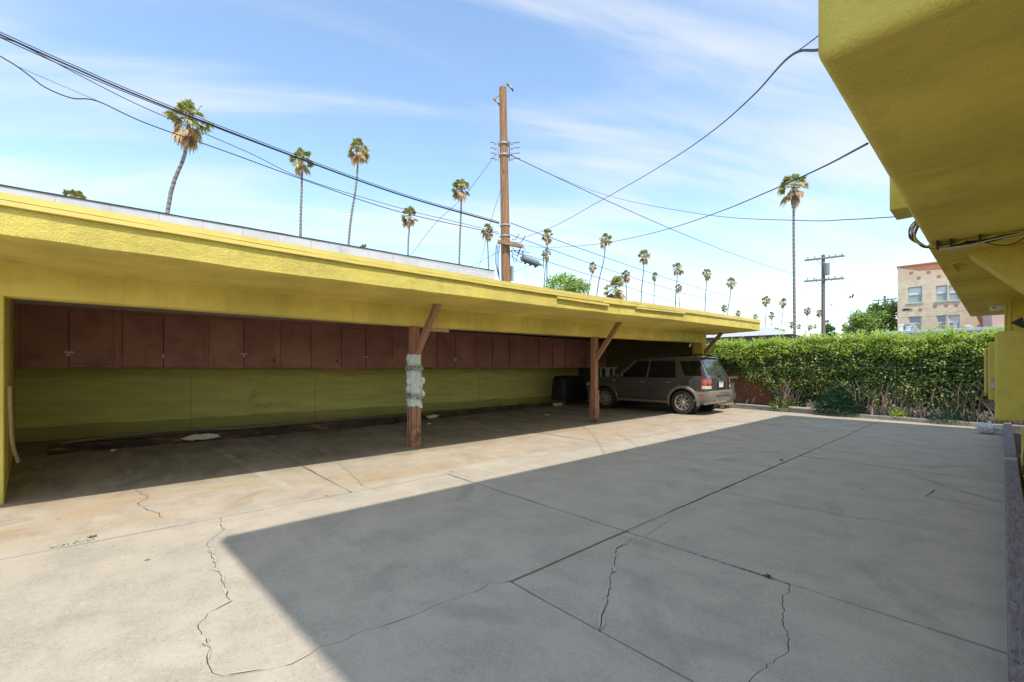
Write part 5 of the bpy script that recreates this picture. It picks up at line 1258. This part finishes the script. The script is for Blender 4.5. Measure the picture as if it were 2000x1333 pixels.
palm(1600, 609, 14, 1597, 650, 'slim palm touching the left side of the far pole', group=FAR)
palm(1546, 632, 14, 1547, 652, 'low palm on the left of the lone tall trunk', group=FAR)
palm(1561, 636, 12, 1562, 654, 'low palm on the right of the lone tall trunk', group=FAR)
palm(1582, 637, 12, 1582, 656, 'left of two low palms left of the far pole', group=FAR)
palm(1592, 636, 10, 1593, 656, 'right of two low palms left of the far pole', group=FAR)
palm(1616, 630, 16, 1615, 655, 'low palm touching the right side of the far pole', group=FAR)
palm(1650, 633, 13, 1649, 660, 'left of two low palms beside the round tree', group=FAR)
palm(1657, 642, 12, 1658, 662, 'right of two low palms beside the round tree', group=FAR)

# ------------------------------------------------------------------ broadleaf trees
def tree(u, vtop, vbot, w, t, label, mats, n, seed, L=.22):
    r = random.Random(seed); base = at_t(u, HZ, t); base.z = 0; o = empty('leafy_tree', base, label=label, cat='tree')
    z1, z0 = at_t(u, vtop, t).z, at_t(u, vbot, t).z; R_ = w / FPX * t / 2; zc = (z1 + z0) / 2; H = (z1 - z0) / 2
    MB().tube([(0, 0, -.2), (.1, 0, z0 * .5), (.05, .1, zc)], [.25, .2, .1], 8).build('trunk', M['bark'], o, 60)
    for k in range(7):
        a = 6.28 * k / 7; MB().tube([(.05, .05, z0 * .7), (math.cos(a) * R_ * .4, math.sin(a) * R_ * .4, zc - H * .1), (math.cos(a) * R_ * .75, math.sin(a) * R_ * .75, zc + H * r.uniform(-.3, .5))], [.09, .06, .02], 5).build('limb', M['bark'], o, 60)
    clumps = []
    for k in range(70):
        v = Vector((r.gauss(0, 1), r.gauss(0, 1), r.gauss(0, 1))).normalized(); rad = r.uniform(.55, .98)
        clumps.append((Vector((v.x * R_ * rad, v.y * R_ * rad, zc + v.z * H * rad)), r.uniform(.16, .30) * R_))
    mbs = [MB() for _ in mats]
    for i in range(n):
        c, cr = r.choice(clumps); v = Vector((r.gauss(0, 1), r.gauss(0, 1), r.gauss(0, 1))).normalized(); p = c + v * cr * r.random() ** .4
        d = Vector((r.uniform(-1, 1), r.uniform(-1, 1), r.uniform(-1, .6))); nn = (v + Vector((0, 0, .5))).normalized()
        leafquad(mbs[0 if r.random() < .6 else -1], p, d, nn, L * r.uniform(.7, 1.3), L * .5)
    for m_, mb in zip(mats, mbs):
        if mb.v: f = mb.build('crown', m_, o); f['kind'] = 'stuff'
    return o
tree(1104, 538, 590, 92, 24, 'light green leafy tree top showing above the carport roof', [M['treelight'], M['tree']], 2600, 3, .17)
tree(1712, 590, 690, 100, 48, 'large round green tree left of the tan brick building', [M['tree'], M['treelight']], 15000, 6, .27)
tree(1522, 640, 672, 26, 45, 'small leafy tree top just above the hedge near the grey roofed house', [M['treelight'], M['tree']], 1500, 8, .22)
tree(1618, 632, 672, 24, 52, 'small dark tree top just above the hedge by the far pole', [M['tree'], M['bush']], 1500, 9, .24)

# ------------------------------------------------------------------ buildings beyond the hedge
tb_t = 45.; Lb = at_t(1753, 719, tb_t); Lb.z = 0
ang = math.radians(4.5); tb = empty('brick_apartment_building', Lb, ang, label='three storey tan brick apartment building beyond the hedge', cat='building')
ux = Vector((math.cos(ang), math.sin(ang), 0)); uy = Vector((-math.sin(ang), math.cos(ang), 0))
def fac(u, v):                                         # image point to facade coordinates (along, height)
    d = ray(u, v); k = (Lb - O).dot(uy) / d.dot(uy); p = O + d * k; return (p - Lb).dot(ux), p.z
def wallz(x): return fac(1753, 523)[1]
xr = 26.; zt_ = fac(1753, 523)[1]
wins = [('window', 1773, 1801, 562, 593), ('window', 1828, 1850, 559, 589.5), ('window', 1853, 1876, 558, 588), ('window', 1774, 1800.5, 619, 647), ('window', 1829, 1849, 617, 645.5), ('window', 1852, 1875, 616, 645), ('window', 1915.5, 1925, 615, 631)]
rects = []
for nm, a, b, c, d in wins:
    x0, z1_ = fac(a, c); x1, _ = fac(b, c); _, z0_ = fac(a, d); rects.append((x0, x1, z0_, z1_))
# wall built round the openings
xs = sorted({0., xr} | {q for r_ in rects for q in r_[:2]}); zs = sorted({0., zt_} | {q for r_ in rects for q in r_[2:]})
mb = MB()
for i in range(len(xs) - 1):
    for j in range(len(zs) - 1):
        cxm, czm = (xs[i] + xs[i+1]) / 2, (zs[j] + zs[j+1]) / 2
        if any(r_[0] < cxm < r_[1] and r_[2] < czm < r_[3] for r_ in rects): continue
        mb.add([(xs[i], 0, zs[j]), (xs[i+1], 0, zs[j]), (xs[i+1], 0, zs[j+1]), (xs[i], 0, zs[j+1])], [(0, 1, 2, 3)])
for x0, x1, z0_, z1_ in rects:
    mb.add([(x0, 0, z0_), (x1, 0, z0_), (x1, 0, z1_), (x0, 0, z1_), (x0, .25, z0_), (x1, .25, z0_), (x1, .25, z1_), (x0, .25, z1_)], [(0,4,5,1), (1,5,6,2), (2,6,7,3), (3,7,4,0)])
mb.add([(0, 0, 0), (0, 18, 0), (0, 18, zt_), (0, 0, zt_), (xr, 18, 0), (xr, 18, zt_), (xr, 0, 0), (xr, 0, zt_)], [(0, 3, 2, 1), (1, 2, 5, 4), (4, 5, 7, 6), (3, 7, 5, 2)])
mb.build('brick_wall', M['tanbrick'], tb)
MB().box((-.06, -.06, zt_), (xr, 18, zt_ + .12)).build('coping', M['redtrim'], tb)
mb = MB(); mb.add([(0.2, -.02, zt_ - .05), (1.6, -.02, zt_ - .55), (5, -.02, zt_ - .75), (12, -.02, zt_ - .8), (xr, -.02, zt_ - .8), (xr, -.02, zt_ - .005), (0.2, -.02, zt_ - .005)], [(0, 1, 2, 3, 4, 5, 6)]); mb.build('bare_brick_patch', M['redtrim'], tb)
for k, (x0, x1, z0_, z1_) in enumerate(rects):
    w = MB()
    fr_ = .09
    w.box((x0, .10, z0_), (x0 + fr_, .2, z1_)).box((x1 - fr_, .10, z0_), (x1, .2, z1_)).box((x0 + fr_, .10, z1_ - fr_), (x1 - fr_, .2, z1_)).box((x0 + fr_, .10, z0_), (x1 - fr_, .2, z0_ + fr_)).box((x0 + fr_, .12, (z0_ + z1_) / 2 - .03), (x1 - fr_, .19, (z0_ + z1_) / 2 + .03))
    wo = w.build('window', M['greentrim'] if k < 3 else M['offwhite'], tb)
    MB().box((x0 + fr_, .17, (z0_ + z1_) / 2), (x1 - fr_, .18, z1_ - fr_)).build('pane', M['paleblind'] if k < 3 or k == 5 else M['blind'], wo)
    MB().box((x0 + fr_, .17, z0_ + fr_), (x1 - fr_, .18, (z0_ + z1_) / 2)).build('pane', M['blind'], wo)
    MB().box((x0 - .1, -.08, z0_ - .12), (x1 + .1, .1, z0_ - .002)).build('sill', M['greentrim'] if k < 3 else M['tanbrick'], wo)
for (u, v) in ((1795, 543), (1780, 533), (1814, 532), (1834, 540), (1779, 605), (1798, 605), (1827, 598), (1848, 597), (1868, 596)):
    x, z = fac(u, v); MB().box((x - .12, -.03, z - .12), (x + .12, -.003, z + .12)).build('red_brick_inset', M['redtrim'], tb)
x, z = fac(1770, 605); MB().box((x - .25, -.03, z - .1), (x + .25, -.003, z + .1)).build('vent', M['cable'], tb)
x, z = fac(1890, 642); MB().lathe([(0, -.1), (.3, -.08), (.34, 0)], 14, Matrix.Translation((x, 0, z))).build('round_vent', M['offwhite'], tb)
x0, z0_ = fac(1744, 611); x0 = -.75
fe = MB()
for k in range(4): fe.tube([(-.05 - .22 * k, 1.0, z0_), (-.05 - .22 * k, 1.0, z0_ + 1.0)], .03, 4)
for k in range(4): fe.tube([(-.75, 1.0 + .4 * k, z0_), (-.75, 1.0 + .4 * k, z0_ + 1.0)], .03, 4)
fe.box((-.8, .95, z0_ - .06), (0, 2.4, z0_)).tube([(-.75, 1.0, z0_ + 1.0), (0, 1.0, z0_ + 1.0)], .035, 4).tube([(-.75, 1.0, z0_ + 1.0), (-.75, 2.3, z0_ + 1.0)], .035, 4).tube([(-.4, 1.1, z0_), (-.4, 1.1, z0_ - 3.2)], .035, 4)
fe.build('fire_escape', plain('rusty iron', (.25, .13, .07), .8), tb)

sh = empty('low_white_building', at_t(1733, 719, 30), .07, label='low white building with a blue grey roof edge behind the hedge', cat='building'); sh.location.z = 0
zr = at_t(1733, 649, 30).z
MB().box((0, 0, 0), (9.0, 7, zr - .18)).build('wall', M['offwhite'], sh)
MB().box((-.3, -.25, zr - .18), (9.1, 7.2, zr + .02)).build('roof_edge', M['bluegrey'], sh, bevel=.03)
for k, (u, v) in enumerate(((1769, 640), (1783, 642))):
    p = at_t(u, v, 31.0); o = empty('satellite_dish', Vector((p.x, p.y, zr)), label=['larger grey satellite dish on the low white building', 'smaller pale satellite dish beside the grey one'][k], cat='dish')
    Mx = Matrix.Translation((0, 0, p.z - zr + .05)) @ Matrix.Rotation(-.5 if k else .6, 4, 'Z') @ Matrix.Rotation(.9 if not k else .4, 4, 'X')
    MB().lathe([(.01, .06), (.14, .045), (.24, .02), (.30, -.02)], 20, Mx).build('dish', M['greyroof'] if not k else M['offwhite'], o, 50)
    MB().tube([(0, 0, 0), (0, .03, p.z - zr)], .03, 6).build('mast', M['offwhite'], o); MB().tube([(0, 0, p.z - zr - .1), (.1, -.35, p.z - zr)], .015, 5).build('feed_arm', M['offwhite'], o)
for k, (u, v, lab) in enumerate(((1760, 642, 'white square roof vent left of the satellite dishes'), (1866, 636, 'tall white roof vent at the middle of the low building'), (1774.5, 645, 'small white roof vent below the larger dish'))):
    p = at_t(u, v, 31.0); o = empty('roof_vent', Vector((p.x, p.y, zr)), label=lab, cat='vent'); h = p.z - zr + .2
    MB().box((-.10, -.10, 0), (.10, .10, h)).build('stack', M['white'], o); MB().box((-.14, -.14, h), (.14, .14, h + .1)).build('cap', M['white'], o)
pk = empty('pink_building', at_t(1938, 719, 27), .07, label='narrow strip of a pink stucco building seen between hedge and house', cat='building'); pk.location.z = 0
MB().box((0, 0, 0), (8, 8, 7.5)).build('wall', M['pink'], pk); MB().box((-.08, -.08, 7.5), (8, 8, 7.65)).build('coping', M['offwhite'], pk)
ob = empty('orange_shed', at_t(1922, 719, 36), .07, label='orange brick gable wall behind the pink building', cat='building'); ob.location.z = 0
za, zc_ = at_t(1930, 632, 36).z, at_t(1930, 600, 36).z
MB().add([(.1, 0, 0), (8, 0, 0), (8, 0, zc_ + 3), (-.6, 0, zc_ + .8), (.1, 0, za), (.1, 5, 0), (8, 5, 0), (8, 5, zc_ + 3), (-.6, 5, zc_ + .8), (.1, 5, za)], [(0,1,2,3,4), (9,8,7,6,5), (0,4,9,5), (4,3,8,9), (3,2,7,8)]).build('wall', M['redbrick'], ob)
MB().beam((-.65, -.05, zc_ + .85), (.1, -.05, za - .05), .12, .2).build('verge_board', M['pole_grey'], ob)
gh = empty('grey_roofed_house', at_t(1375, 719, 27), .10, label='low house with a grey roof and brown wall behind the left of the hedge', cat='house'); gh.location.z = 0
ze, zg = at_t(1450, 661, 27).z, at_t(1450, 649, 27).z
MB().box((-4, 0, 0), (4.6, 7, ze)).build('wall', plain('brown brick', (.17, .125, .095), .9, var=.25), gh)
MB().add([(-4.2, -.3, ze), (4.75, -.3, ze), (4.75, 7.3, ze), (-4.2, 7.3, ze), (-4.2, 3.0, zg + .35), (2.8, 3.0, zg + .35)], [(0,1,5,4), (2,3,4,5), (1,2,5), (0,4,3), (0,3,2,1)]).build('roof', M['greyroof'], gh)
rvn = empty('roof_vent', Vector((-5.75, 11.6, zt(11.6))), label='small wedge shaped grey vent on the far part of the carport roof', cat='vent')
a_ = at_x(1378, 604, -5.9)
MB().add([(0, 0, 0), (.25, 0, 0), (.25, .55, 0), (0, .55, 0), (.0, .0, .02), (.25, 0, .02), (.25, .55, .12), (0, .55, .12)], [(0,3,2,1), (4,5,6,7), (0,1,5,4), (1,2,6,5), (2,3,7,6), (3,0,4,7)]).build('hood', M['greyroof'], rvn)
rvn.location = (a_.x - .2, a_.y - .45, zt(a_.y) + .005)
